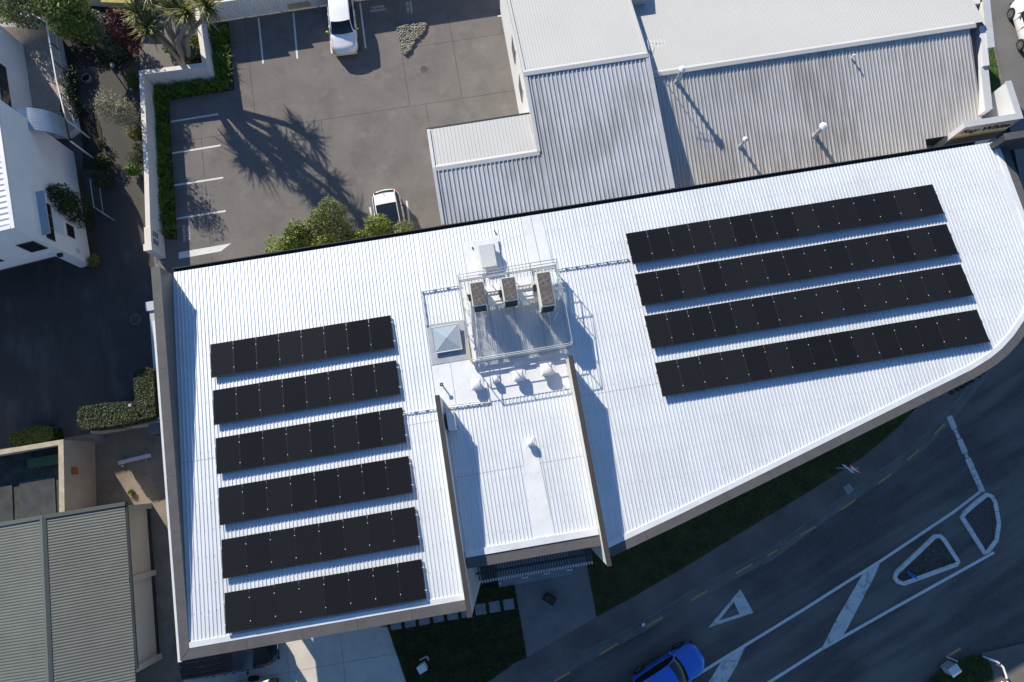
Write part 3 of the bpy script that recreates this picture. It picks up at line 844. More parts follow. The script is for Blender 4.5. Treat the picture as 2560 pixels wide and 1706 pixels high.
def panel_row(u0, v0, n, step, pl, label, group, h0=0.10, h1=0.19):
    t = thing('solar_panel_row', label, 'solar panels', W(u0, v0, rz(v0, h0)), group)
    tilt = math.atan(SLOPE + (h1 - h0) / pl)
    t.rotation_euler = (-tilt * 1.0, 0, PHI)
    t.rotation_mode = 'XYZ'
    pw = step - 0.016
    me = PANELS.setdefault((round(pw, 3), pl), None) or panel_mesh(pw, pl)
    PANELS[(round(pw, 3), pl)] = me
    L_ = n * step
    def rail(y):
        mb = MB(); mb.box((L_ / 2 - 0.01, y, -0.06), (L_ + 0.12, 0.045, 0.055)); me_r = mb.mesh('rail', M_CLAMP)
        o = bpy.data.objects.new('rail', me_r); COL.objects.link(o); o.parent = t
    rail(-0.36); rail(-pl + 0.36)
    jm = MB().box((0, 0, 0), (0.024, pl - 0.42, 0.012)).mesh('gap_shade_strip', M_GAPSHADE)  # dark strip stands in for panel shadow in the gap, first clamp to front
    for i in range(n):
        o = bpy.data.objects.new('solar_panel', me); COL.objects.link(o); o.parent = t
        o.location = (i * step, random.uniform(-0.006, 0.006), random.uniform(-0.003, 0.003))
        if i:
            j = bpy.data.objects.new('gap_shade_strip', jm); COL.objects.link(j); j.parent = t
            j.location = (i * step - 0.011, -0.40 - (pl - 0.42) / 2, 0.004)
    for i in range(n + 1):
        for y in (-0.36, -pl + 0.36):
            c = bpy.data.objects.new('clamp', clamp_me); COL.objects.link(c); c.parent = t
            c.location = (i * step - 0.011, y, 0.028)
    return t
PANELS = {}
gl, gr = 'solar panel rows on the left roof', 'solar panel rows on the right roof'
nth = ['topmost', 'second', 'third', 'fourth', 'fifth', 'lowest']
for k, v in enumerate((4.10, 6.38, 8.68, 10.98, 13.29, 15.58)):
    panel_row(1.60, v, 8, 1.103, 1.69, nth[k] + (' of the six' if k in (0, 5) else ' from the top of the six') + ' eight-panel solar rows on the left roof', gl)
nth = ['topmost', 'second', 'third', 'lowest']
for k, v in enumerate((1.85, 4.05, 6.22, 8.58)):
    panel_row(22.58, v, 15, 1.061, 1.67, nth[k] + (' of the four' if k in (0, 3) else ' from the top of the four') + ' long solar rows on the right roof', gr, 0.12, 0.23)

# ================================================================ ROOF EQUIPMENT
DZ = 7.86
pf = thing('service_platform', 'galvanised service platform with railings on the white roof', 'platform', W(16.4, 5.1, 7.4))
PU0, PU1, PV0, PV1 = 14.0, 18.76, 3.06, 7.15
mb = MB()
v = PV0
while v < PV1:
    mb.uvbox(PU0 + 0.03, PU1 - 0.03, v, v + 0.006, DZ - 0.020, DZ)
    v += 0.07
u = PU0 + 0.05
while u < PU1:
    mb.uvbox(u, u + 0.008, PV0 + 0.03, PV1 - 0.03, DZ - 0.019, DZ - 0.004)
    u += 0.10
o = mb.build('grating', M_GRATE, pf, recalc=False)
o['kind'] = 'stuff'
for v in (PV0, PV1):
    MB().uvbox(PU0 - 0.04, PU1 + 0.04, v - 0.035, v + 0.035, DZ - 0.15, DZ - 0.036).build('edge_beam', M_STEEL, pf)
for u in (PU0, 15.2, 16.4, 17.6, PU1):
    MB().uvbox(u - 0.035, u + 0.035, PV0 + 0.04, PV1 - 0.04, DZ - 0.16, DZ - 0.037).build('cross_beam', M_STEEL, pf)
for u in (PU0, 16.4, PU1):
    for v in (PV0 + 0.1, 5.1, PV1 - 0.1):
        MB().uvbox(u - 0.03, u + 0.03, v - 0.03, v + 0.03, rz(v), DZ - 0.15).build('leg', M_STEEL, pf)
RZ = 8.92
def railing(path, mids=(0.52,), posts=()):
    for k, h in enumerate((1.0,) + mids):
        MB().tube([W(p[0], p[1], DZ + (RZ - DZ) * h) for p in path], 0.024, 7).build('top_rail' if k == 0 else 'mid_rail', M_STEEL, pf, smooth=True)
    for p in posts:
        MB().tube([W(p[0], p[1], DZ - 0.12), W(p[0], p[1], RZ)], 0.022, 7).build('post', M_STEEL, pf, smooth=True)
    mb = MB()
railing([(PU0, PV1), (PU0, PV0), (PU1, PV0), (PU1, PV1), (PU0, PV1)], (0.52,), [(PU0, PV0), (15.25, PV0), (16.4, PV0), (17.5, PV0), (PU1, PV0), (PU1, 4.4), (PU1, 5.8), (PU1, PV1), (17.2, PV1), (15.6, PV1), (PU0, PV1), (PU0, 5.8), (PU0, 4.4)])
for a, b in (((PU0, PV0), (PU1, PV0)), ((PU1, PV0), (PU1, PV1)), ((PU0, PV1), (PU1, PV1))):
    mb = MB()
    n = Vector((b[0] - a[0], b[1] - a[1])).normalized()
    n = Vector((-n.y, n.x)) * 0.006
    mb.prism([W2(a[0] + n.x, a[1] + n.y), W2(b[0] + n.x, b[1] + n.y), W2(b[0] - n.x, b[1] - n.y), W2(a[0] - n.x, a[1] - n.y)], DZ + 0.02, DZ + 0.16)
    mb.build('kick_plate', M_STEEL, pf)
# diagonal braces under the front of the platform
for u in (14.6, 15.8, 17.0, 18.2):
    MB().tube([W(u, PV1 - 0.9, rz(PV1 - 0.9, 0.03)), W(u, PV1, DZ - 0.1)], 0.02, 6).build('brace', M_STEEL, pf)
MB().uvbox(PU0 - 0.10, PU0 - 0.05, 5.95, 7.1, DZ - 0.03, DZ + 0.05).build('yellow_edge_strip', M_YELLOW, pf)
for v in [3.5 + 0.62 * k for k in range(6)]:
    MB().uvbox(PU0 + 0.05, PU0 + 0.24, v, v + 0.46, DZ + 0.005, DZ + 0.05).build('tread_cover', M_COWL, pf)
for k, (u, v, w, l) in enumerate(((15.2, 3.62, 0.68, 0.30), (15.2, 4.15, 0.7, 0.42), (16.72, 3.62, 0.7, 0.26), (16.72, 4.22, 0.7, 0.36))):
    MB().uvbox(u, u + w, v, v + l, DZ + 0.02, DZ + 0.30).build('duct_box', M_COWL, pf, bevel=0.015)

def ac_unit(u0, u1, v0, v1, label):
    t = thing('air_conditioner', label, 'air conditioner', W((u0 + u1) / 2, (v0 + v1) / 2, DZ), 'rooftop air conditioner units')
    z0, z1 = DZ + 0.06, 9.30
    MB().uvbox(u0, u1, v0, v1, z0, z1).build('casing', M_ACBODY, t, bevel=0.012)
    for vv_ in (v0 + 0.06, v1 - 0.12):
        MB().uvbox(u0 - 0.04, u1 + 0.04, vv_, vv_ + 0.06, DZ + 0.003, z0).build('foot_rail', M_STEEL, t)
    MB().uvbox(u0 + 0.05, u1 - 0.05, v0 + 0.05, v1 - 0.05, z1 + 0.001, z1 + 0.012).build('fan_well', M_DARK, t)
    mb = MB()
    u = u0 + 0.05
    while u < u1 - 0.05:
        mb.uvbox(u, u + 0.022, v0 + 0.05, v1 - 0.05, z1 + 0.03, z1 + 0.04)
        u += 0.05
    v = v0 + 0.05
    while v < v1 - 0.05:
        mb.uvbox(u0 + 0.05, u1 - 0.05, v, v + 0.012, z1 + 0.025, z1 + 0.03)
        v += 0.06
    mb.build('fan_guard', M_ACGRILLE, t, recalc=False)
    ln = (v1 - v0) / 2
    for k in (0, 1):
        c = W((u0 + u1) / 2, v0 + ln * (k + 0.5), z1 + 0.014)
        r = min((u1 - u0), ln) * 0.43
        f = MB().ring(c, r * 0.93, r, 0.012, 28).build('fan', M_LEAD, t)
        mb = MB()
        for b in range(4):
            a = b * math.pi / 2 + 0.4
            pts = [(c[0] + rr * math.cos(a + da), c[1] + rr * math.sin(a + da), c[2] + zz) for rr, da, zz in ((0.05, -0.5, 0.008), (r * 0.9, -0.25, 0.004), (r * 0.9, 0.35, 0.02), (0.05, 0.6, 0.02))]
            mb.poly(pts)
        mb.build('fan_blade', mat('fan_blade_grey', (0.16, 0.15, 0.14), rough=0.6), f, recalc=False)
        MB().cyl(c, 0.06, 0.010, 10).build('fan_hub', M_LEAD, f)
    # finned coil face on the front and back
    for vv_, s in ((v1, 1), (v0, -1)):
        a, b = (vv_ + 0.001, vv_ + 0.012) if s > 0 else (vv_ - 0.012, vv_ - 0.001)
        MB().uvbox(u0 + 0.05, u1 - 0.05, a, b, z0 + 0.08, z1 - 0.16).build('coil_panel', M_COIL, t)
        mb = MB()
        z = z0 + 0.1
        while z < z1 - 0.18:
            mb.uvbox(u0 + 0.05, u1 - 0.05, b if s > 0 else a - 0.006, b + 0.006 if s > 0 else a, z, z + 0.015)
            z += 0.075
        mb.build('coil_louvre', M_GUTTER, t, recalc=False)
    MB().uvbox(u0 - 0.16, u0 - 0.001, v0 + 0.35, v0 + 0.6, DZ + 0.3, DZ + 0.7).build('pipe_box', M_BLACK, t)
ac_unit(14.47, 15.14, 3.64, 4.77, 'left air conditioner of the three on the roof platform')
ac_unit(15.94, 16.63, 3.66, 4.78, 'middle air conditioner of the three on the roof platform')
ac_unit(17.60, 18.28, 3.68, 5.32, 'right and longest air conditioner on the roof platform')
mb = MB()
random.seed(11)
for k in range(7):
    a, b = random.uniform(18.3, 18.7), random.uniform(3.3, 5.2)
    mb.tube([W(a, b, DZ + 0.05), W(a + 0.1, b + 0.3, DZ + random.uniform(.1, .4)), W(a - 0.15, b + 0.6, DZ + 0.1), W(18.28, b + 0.7, DZ + 0.4)], 0.022, 6)
tag(mb.build('pipe_bundle', M_COWL, origin=W(18.5, 4.2, DZ), smooth=True), 'tangle of pale insulated pipes beside the right air conditioner', 'pipes')

def cowl(u, v, w, h, label, tall=0.25, name='vent_cowl'):
    t = thing(name, label, 'roof vent', W(u, v, rz(v)), 'white roof vents')
    MB().uvbox(u - w * 0.36, u + w * 0.36, v - w * 0.36, v + w * 0.36, rz(v, 0.0), rz(v, tall)).build('upstand', M_COWL, t)
    mb = MB()
    zb, zt = rz(v, tall), rz(v, tall + h)
    lay = ((0.50, zb), (0.50, zb + h * 0.45), (0.46, zb + h * 0.8), (0.36, zt), (0.0, zt + 0.02))
    for (s0, z0), (s1, z1) in zip(lay, lay[1:]):
        q0 = [W(u + a * w * s0, v + b * w * s0, z0) for a, b in ((-1, -1), (1, -1), (1, 1), (-1, 1))]
        q1 = [W(u + a * w * s1, v + b * w * s1, z1) for a, b in ((-1, -1), (1, -1), (1, 1), (-1, 1))]
        for k in range(4):
            mb.poly([q0[k], q0[(k + 1) % 4], q1[(k + 1) % 4], q1[k]])
    mb.poly([W(u + a * w * .5, v + b * w * .5, zb) for a, b in ((-1, -1), (-1, 1), (1, 1), (1, -1))])
    mb.build('hood', M_COWL, t, smooth=50)
    MB().uvbox(u - w * 0.75, u + w * 0.75, v - w * 0.8, v + w * 0.7, rz(v, 0.045), rz(v, 0.055)).build('base_flashing', M_FLASH, t)
    return t
cowl(14.02, 8.22, 0.48, 0.22, 'white roof vent hood left of the others below the platform', 0.28)
cowl(14.93, 8.12, 0.30, 0.18, 'smallest white vent hood below the platform railing', 0.25)
cowl(16.05, 8.12, 0.50, 0.24, 'white vent hood in the middle below the platform railing', 0.30)
cowl(17.42, 8.05, 0.58, 0.24, 'largest white vent hood, nearest the right blade wall', 0.32)
cowl(16.06, 11.32, 0.30, 0.2, 'lone small white vent hood on the entrance bay roof', 0.22)
# box vent with sloping hood above the platform
t = thing('box_vent', 'large white box vent with sloping hood above the platform', 'roof vent', W(15.6, 1.9, rz(1.9)))
MB().uvbox(15.25, 15.95, 1.55, 2.35, rz(1.5), rz(2.0, 0.30)).build('upstand', M_COWL, t)
q = [(15.15, 1.35), (16.0, 1.35), (16.0, 2.55), (15.15, 2.55)]
b0 = [W(a, b, rz(2, 0.26)) for a, b in q]; b1 = [W(a, b, rz(2, 0.62 if b < 2 else 0.40)) for a, b in q]
MB().hexa(b0, b1).build('hood', M_COWL, t, bevel=0.06, smooth=30)
MB().uvbox(14.95, 16.2, 1.0, 2.75, rz(2.0, 0.0), rz(2.0, 0.11)).build('base_flashing', M_FLASH, t)
# pipe vent with black cap
t = thing('vent_pipe', 'thin vent pipe with black square cap on flat flashing', 'vent pipe', W(12.42, 7.95, rz(7.95)))
MB().cyl(W(12.42, 7.95, rz(7.95)), 0.035, 0.42, 10).build('pipe', M_STEEL, t, smooth=True)
MB().uvbox(12.34, 12.50, 7.87, 8.03, rz(7.95, 0.42), rz(7.95, 0.46)).build('cap', M_BLACK, t)
MB().uvbox(12.385, 12.455, 7.915, 7.985, rz(7.95, 0.461), rz(7.95, 0.475)).build('cap_plate', M_STEEL, t)
# pyramid skylight
t = thing('pyramid_skylight', 'pale blue pyramid skylight on a grey flashing square beside the platform', 'skylight', W(12.95, 5.8, rz(5.8)))
sheet('flashing', [(12.06, 4.86), (13.9, 4.9), (13.88, 6.9), (12.06, 6.88)], 0.042, M_LEAD, t)
MB().prism([W2(12.36, 5.16), W2(13.56, 5.16), W2(13.56, 6.30), W2(12.36, 6.30)], rz(5, 0.03), rz(5.8, 0.22)).build('curb', M_LEAD, t)
qb = [W(*p, rz(5.8, 0.221)) for p in ((12.30, 5.10), (13.62, 5.10), (13.62, 6.36), (12.30, 6.36))]
ap = W(12.96, 5.73, rz(5.8, 0.36))
mb = MB()
for k in range(4):
    mb.poly([qb[k], qb[(k + 1) % 4], ap])
mb.build('glazing', M_SKYL, t, recalc=True)
for k in range(4):
    MB().tube([qb[k], qb[(k + 1) % 4]], 0.025, 6).build('rim', M_STEEL, t)
    MB().tube([qb[k], ap], 0.008, 6).build('hip_bar', M_STEEL, t)
# conduits
def conduit(pts, r, label, m=M_STEEL):
    t = thing('conduit', label, 'conduit', W(pts[0][0], pts[0][1], rz(pts[0][1])))
    path = []
    for a, b in zip(pts, pts[1:]):
        n = max(1, int((Vector(b) - Vector(a)).length / 0.5))
        path += [W(a[0] + (b[0] - a[0]) * k / n, a[1] + (b[1] - a[1]) * k / n, rz(a[1] + (b[1] - a[1]) * k / n, 0.085)) for k in range(n)]
    path.append(W(pts[-1][0], pts[-1][1], rz(pts[-1][1], 0.085)))
    MB().tube(path, r, 7).build('pipe', m, t, smooth=True)
    for k in range(1, len(path), 1):
        p = path[k]
        MB().box((p[0], p[1], p[2] - 0.07), (0.10, 0.10, 0.075), PHI).build('bracket', m, t)
conduit([(14.0, 3.14), (12.09, 3.15), (12.09, 4.88)], 0.032, 'pale conduit bending from the platform to the skylight')
conduit([(18.8, 3.12), (22.42, 3.18)], 0.032, 'pale conduit from the platform to the right solar rows')
conduit([(10.42, 8.96), (12.1, 9.0)], 0.028, 'thin conduit from the left solar rows to the blade wall')
conduit([(12.42, 9.04), (14.5, 9.12), (14.5, 8.2)], 0.035, 'white conduit with a right-angle bend below the vent hoods', M_COWL)
# inverter/split unit against the left blade wall
t = thing('wall_air_conditioner', 'slim white air conditioner beside the left blade wall', 'air conditioner', W(12.6, 9.8, rz(9.8)))
MB().uvbox(12.46, 12.80, 9.3, 10.15, rz(9.7, 0.06), rz(9.7, 0.78)).build('casing', M_COWL, t, bevel=0.015)
MB().uvbox(12.40, 12.458, 9.34, 10.1, rz(9.7, 0.05), rz(9.7, 0.70)).build('coil_panel', M_DARK, t)
for v in (9.36, 9.98):
    MB().uvbox(12.38, 12.84, v, v + 0.06, rz(v), rz(9.7, 0.058)).build('bracket', M_BLACK, t)
t = thing('roof_bracket', 'two small black fixings on the roof near the box vent', 'bracket', W(14.9, 1.1, rz(1.1)))
for a, b, s in ((14.86, 1.25, .07), (15.02, 0.98, .045), (16.1, 0.55, .06)):
    MB().uvbox(a, a + s, b, b + s, rz(b, 0.03), rz(b, 0.13)).build('fixing', M_BLACK, t)

# ================================================================ NEIGHBOUR WITH GABLED ROOFS (top right)
nb = thing('gabled_building', 'neighbouring building with weathered grey gabled steel roofs', 'building', W(30, -6, 0))
A_R, B_R = (-7.62, 7.40), (-6.80, 6.80)
zA_s = lambda u, v: A_R[1] - 0.085 * (v - A_R[0])
zA_n = lambda u, v: A_R[1] - 0.21 * (A_R[0] - v)
zB_s = lambda u, v: B_R[1] - 0.215 * (v - B_R[0])
zB_n = lambda u, v: B_R[1] - 0.20 * (B_R[0] - v)
bend = lambda v: 43.06 + (v + 1.72) * -0.20
ribbed('roof_slope', M_GREYROOFA, nb, (19.10, 25.55), A_R[0] + 0.12, -0.26, zA_s, 0.225, 0.085, 0.052)
ribbed('roof_slope', M_CLEANROOF, nb, (19.10, 25.55), -17.0, A_R[0] - 0.10, zA_n, 0.165, 0.03, 0.018)
ribbed('roof_slope', M_GREYROOF, nb, (25.62, 43.3), B_R[0] + 0.12, lambda u: -0.26 if u < 40.0 else -1.25, zB_s, 0.20, 0.075, 0.036)
ribbed('roof_slope', M_CLEANROOF, nb, (25.62, 44.2), -16.5, B_R[0] - 0.10, zB_n, 0.165, 0.03, 0.018)
# lower wing
zW = lambda u, v: 7.0 - 0.085 * (v + 3.35)
zWn = lambda u, v: 7.03 - 0.16 * (-3.35 - v)
ribbed('roof_slope', M_GREYROOFA, nb, (13.62, 19.10), -3.23, -0.26, zA_s, 0.225, 0.085, 0.052)
ribbed('roof_slope', M_CLEANROOF, nb, (13.62, 19.06), -5.68, -3.42, zWn, 0.19, 0.04, 0.02)
def ridge_cap(u0, u1, v, z, w=0.16, mat_=M_CLEANROOF):
    mb = MB()
    mb.add([W(u0, v - w, z - 0.035), W(u1, v - w, z - 0.035), W(u0, v, z + 0.05), W(u1, v, z + 0.05), W(u0, v + w * 1.3, z + 0.02), W(u1, v + w * 1.3, z + 0.02), W(u0, v + w * 1.3, z - 0.05), W(u1, v + w * 1.3, z - 0.05)], [(0, 1, 3, 2), (2, 3, 5, 4), (4, 5, 7, 6)])
    mb.build('ridge_capping', mat_, nb, recalc=False)
ridge_cap(19.0, 25.6, A_R[0], A_R[1] + 0.05)
ridge_cap(25.62, 43.6, B_R[0], B_R[1] + 0.05)
ridge_cap(13.6, 19.1, -3.33, 7.05)
def barge(u0, u1, v0, v1, zf, drop=0.25, up=0.07, m=M_RIDGE):
    mb = MB()
    b = [W(u0, v0, zf(0, v0) - drop), W(u1, v0, zf(0, v0) - drop), W(u1, v1, zf(0, v1) - drop), W(u0, v1, zf(0, v1) - drop)]
    t_ = [W(u0, v0, zf(0, v0) + up), W(u1, v0, zf(0, v0) + up), W(u1, v1, zf(0, v1) + up), W(u0, v1, zf(0, v1) + up)]
    mb.hexa(b, t_).build('barge_flashing', m, nb)
barge(18.98, 19.16, A_R[0], -3.3, zA_s)
barge(18.98, 19.12, -17, A_R[0], zA_n, m=M_CLEANROOF)
barge(25.46, 25.68, A_R[0], -0.3, zA_s, 0.9)
barge(25.50, 25.62, -17, A_R[0], zA_n, 0.7, m=M_CLEANROOF)
barge(13.52, 13.68, -3.33, -0.3, zA_s)
barge(13.52, 13.68, -5.68, -3.33, zWn)
MB().uvbox(13.5, 19.1, -5.80, -5.69, 6.50, 6.64).build('eave_gutter', M_GUTTER, nb)
# walls
mb = MB(); mb.prism([W2(19.14, -16.8), W2(25.4, -16.8), W2(25.4, -0.5), W2(19.14, -0.5)], -0.05, lambda p: 6.0); mb.build('wall', M_PLASTER, nb)
mb = MB()
mb.hexa([W(19.145, -7.62, 5.9), W(19.4, -7.62, 5.9), W(19.4, -0.6, 5.9), W(19.145, -0.6, 5.9)], [W(19.145, -7.62, 7.33), W(19.4, -7.62, 7.33), W(19.4, -0.6, 6.75), W(19.145, -0.6, 6.75)])
mb.hexa([W(19.145, -16.8, 5.0), W(19.4, -16.8, 5.0), W(19.4, -7.62, 5.0), W(19.145, -7.62, 5.0)], [W(19.145, -16.8, 5.4), W(19.4, -16.8, 5.4), W(19.4, -7.62, 7.33), W(19.145, -7.62, 7.33)])
mb.build('gable_wall', M_PLASTER, nb)
MB().uvbox(13.75, 19.1, -5.6, -0.5, -0.05, 6.45).build('wall', M_PLASTER, nb)
MB().prism([W2(25.5, -16.0), W2(45.1, -16.0), W2(43.5, -5.5), W2(42.95, -1.4), W2(40, -1.4), W2(40, -0.5), W2(25.5, -0.5)], -0.05, 5.2).build('wall', M_PLASTER, nb)
# windows in the wall over the car park
for v, z0, z1, w in ((-9.4, 3.2, 4.6, 1.1), (-6.6, 2.6, 4.4, 0.9), (-11.9, 3.2, 4.6, 1.1)):
    f = MB().uvbox(19.09, 19.142, v, v + w, z0, z1).build('window', M_STEEL, nb)
    MB().uvbox(19.07, 19.088, v + 0.06, v + w - 0.06, z0 + 0.06, z1 - 0.06).build('pane', glass('window_glass', (0.03, 0.04, 0.05)), f)
# roof box near the top edge between the two roofs
mb = MB(); mb.uvbox(25.75, 26.6, -13.3, -11.62, 5.6, 6.45); mb.build('valley_box', M_CLEANROOF, nb)
# skewed end wall parapet and stepped box beside the street
def skew_wall(v0, v1, du, th, z0, z1, name, m):
    mb = MB(); mb.prism([W2(bend(v0) + du, v0), W2(bend(v0) + du + th, v0), W2(bend(v1) + du + th, v1), W2(bend(v1) + du, v1)], z0, z1); return mb.build(name, m, nb)
skew_wall(-6.8, -4.5, 0.0, 0.34, -0.05, 6.50, 'end_parapet', M_PLASTER)
skew_wall(-4.5, -2.05, -0.02, 0.34, -0.05, 6.33, 'end_parapet', M_PLASTER)
skew_wall(-4.54, -2.05, -0.05, 0.40, 6.335, 6.385, 'end_capping', M_RIDGE)
skew_wall(-8.3, -5.5, 0.35, 0.30, -0.05, 6.5, 'end_pier', M_PLASTER)
skew_wall(-8.34, -5.46, 0.30, 0.40, 6.51, 6.56, 'end_capping', M_RIDGE)
skew_wall(-14, -8.3, 0.0, 0.34, -0.05, 6.3, 'end_parapet', M_PLASTER)
# dark light-well by the sign
MB().uvbox(39.9, 41.3, -1.45, -1.38, 4.3, 5.6).build('light_well_lining', M_GUTTER, nb)
MB().uvbox(39.86, 41.2, -1.37, -0.3, 4.2, 4.3).build('light_well_floor', M_LEAD, nb)
mb = MB(); mb.uvbox(13.6, 40, -0.25, -0.215, 6.5, 6.62); mb.build('valley_gutter', M_RIDGE, nb)

def roof_cowl(at, h, r, zr, label, name='roof_flue'):
    t = thing(name, label, 'flue', (at[0], at[1], zr), 'flues on the grey roof')
    MB().cyl((at[0], at[1], zr - 0.2), r, h + 0.2, 14).build('pipe', M_STEEL, t, smooth=True)
    MB().cyl((at[0], at[1], zr - 0.1), r * 2.0, 0.16, 14, r * 1.2).build('boot', M_LEAD, t, smooth=True)
    MB().cyl((at[0], at[1], zr + h), r * 1.7, 0.10, 16, r * 1.9).build('cowl', M_COWL, t, smooth=True)
    MB().cyl((at[0], at[1], zr + h + 0.1), r * 1.9, 0.10, 16, 0.02).build('cap', M_COWL, t, smooth=True)
    return t
p = (8.80, 20.18, 6.75); roof_cowl(p, 1.05, 0.10, 6.72, 'tallest roof flue with a domed cap by the ridge step')
p = (12.26, 16.89, 6.00); roof_cowl(p, 0.62, 0.075, 5.95, 'small roof flue in the middle of the grey slope')
p = (16.31, 17.51, 5.95); roof_cowl(p, 0.95, 0.115, 5.85, 'wide roof flue with a conical cap on the right grey slope')
p = (18.25, 21.58, 6.20)
t = thing('vent_pipe', 'slim white vent pipe with no cap high on the grey slope', 'vent pipe', (p[0], p[1], 6.2))
MB().cyl((p[0], p[1], 6.0), 0.045, 0.98, 10).build('pipe', M_WHITEP, t, smooth=True)
MB().cyl((p[0], p[1], 6.12), 0.10, 0.10, 12, 0.06).build('boot', M_LEAD, t, smooth=True)
p = (7.37, 21.23, 7.30)
t = thing('television_antenna', 'spindly television antenna on the roof step', 'antenna', (p[0], p[1], 7.3))
MB().tube([(p[0], p[1], 7.2), (p[0], p[1], 8.5)], 0.018, 6).build('mast', M_STEEL, t)
bx, by = W(0.34, -0.94, 0)[0] - U0.x, W(0.34, -0.94, 0)[1] - U0.y
MB().tube([(p[0] - 0.45 * EU.x, p[1] - 0.45 * EU.y + 0.1, 8.45), (p[0] + 0.5 * EU.x, p[1] + 0.5 * EU.y - 0.1, 8.45)], 0.014, 5).build('boom', M_STEEL, t)
for k in range(6):
    a = -0.42 + 0.17 * k
    q = Vector((p[0] + a * EU.x, p[1] + a * EU.y, 8.46)); d = Vector((EV.x, EV.y, 0)) * (0.30 - 0.02 * k)
    MB().tube([q - d, q + d], 0.009, 5).build('element', M_STEEL, t)

# ---------------------------------------------------------------- billboard box on the neighbour's corner
SA, SB = (41.27, -1.11), (44.36, -0.99)
S0, S1, SV = SA[0], SB[0], (SA[1] + SB[1]) / 2
SZ = 6.95 - 8.58
sg = thing('shop_sign', 'raised two-sided sign box with black lettering and yellow stripe', 'sign', W((S0 + S1) / 2, SV - 0.5, 4.0))
MB().uvbox(S0, S1, SV - 0.24, SV, 3.6, 6.95).build('front_wall', M_PLASTER, sg)
MB().uvbox(S1 - 0.24, S1, SV - 2.1, SV - 0.241, 3.6, 6.95).build('side_wall', M_PLASTER, sg)
MB().uvbox(S0 - 0.03, S1 + 0.03, SV - 0.28, SV + 0.05, 6.951, 7.01).build('capping', M_RIDGE, sg)
MB().uvbox(S1 - 0.28, S1 + 0.03, SV - 2.14, SV - 0.281, 6.951, 7.01).build('capping', M_RIDGE, sg)
MB().uvbox(S0 - 0.01, S0 + 0.06, SV + 0.001, SV + 0.045, 4.4, 6.95).build('edge_trim', M_RIDGE, sg)
M_SIGNP = mat('sign_pale_face', (0.88, 0.74, 0.66), rough=0.5, var=0.03)
M_SIGNY = mat('sign_yellow', (0.75, 0.48, 0.02), rough=0.5, var=0.03)
M_SIGNG = mat('sign_charcoal', (0.11, 0.105, 0.10), rough=0.5, var=0.05)
face = MB().uvbox(S0 + 0.1, S1 - 0.02, SV + 0.001, SV + 0.02, 4.45, 6.88).build('sign_face', M_SIGNP, sg)
MB().uvbox(S0 + 0.1, S1 - 0.02, SV + 0.021, SV + 0.03, 5.66, 5.86).build('yellow_stripe', M_SIGNY, face)
MB().uvbox(S0 + 0.1, S1 - 0.02, SV + 0.021, SV + 0.028, 4.70, 5.66).build('charcoal_band', M_SIGNG, face)
tx = text_mesh('Ray White', 0.62, 'lettering', mat('sign_black', (0.01, 0.01, 0.01), rough=0.5, var=0), extrude=0.006, shear=0.0, bold=0.012)
tx.parent = face
wl = world_loc(face)
tx.location = Vector(W((S0 + S1) / 2 + 0.05, SV + 0.03, 6.33)) - wl
tx.rotation_euler = (R(90), 0, PHI)
t = thing('sign_lamp', 'small white floodlight in front of the sign box', 'lamp', W(S1 - 0.6, -0.3, 6.0))
MB().tube([W(S1 - 0.6, -0.6, 5.6), W(S1 - 0.6, -0.35, 6.1)], 0.03, 6).build('arm', M_WHITEP, t)
MB().blob(W(S1 - 0.55, -0.3, 6.18), (0.16, 0.14, 0.10), 10, 7).build('head', M_WHITEP, t, smooth=True)

# ================================================================ NEIGHBOURS ON THE LEFT
# corrugated fence along the top of the car park
fence = thing('corrugated_fence', 'pale corrugated steel fence stepping along the top of the car park', 'fence', W(5, -19.1, 0))
def corrugated(u0, u1, v, h):
    mb = MB()
    n = int((u1 - u0) / 0.045)
    vs = []
    for i in range(n + 1):
        u = u0 + (u1 - u0) * i / n
        d = 0.028 * (1 if (i // 2) % 2 else -1)
        vs += [W(u, v + d, 0.02), W(u, v + d, h)]
    mb.add(vs, [(2 * i, 2 * i + 1, 2 * i + 3, 2 * i + 2) for i in range(n)])
    mb.build('fence_sheet', mat('fence_steel', (0.74, 0.74, 0.72), rough=0.55, var=0.06, scale=1.0), fence, recalc=False)
    MB().uvbox(u0, u1, v - 0.05, v + 0.05, h, h + 0.035).build('top_rail', M_WHITEP, fence)
corrugated(0.2, 3.62, -19.05, 1.72)
corrugated(3.5, 5.37, -19.05, 1.54)
corrugated(5.25, 26, -19.05, 1.36)
for u in [0.2 + 2.4 * k for k in range(11)]:
    MB().uvbox(u - 0.04, u + 0.04, -19.2, -19.1, -0.02, 1.3).build('post', M_TIMBER, fence)
for k, (a, w) in enumerate((((5.98, -18.96), 0.7), ((6.63, -18.98), 0.75))):
    t = tag(MB().uvbox(a[0] - w / 2, a[0] + w / 2, -18.99, -18.96, 0.25, 0.62).build('bay_sign', mat('dull_yellow_plate', (0.50, 0.42, 0.18), rough=0.6), origin=W(a[0], -18.98, 0.25)), ('left' if k == 0 else 'right') + ' small yellow plate low on the corrugated fence', 'sign')

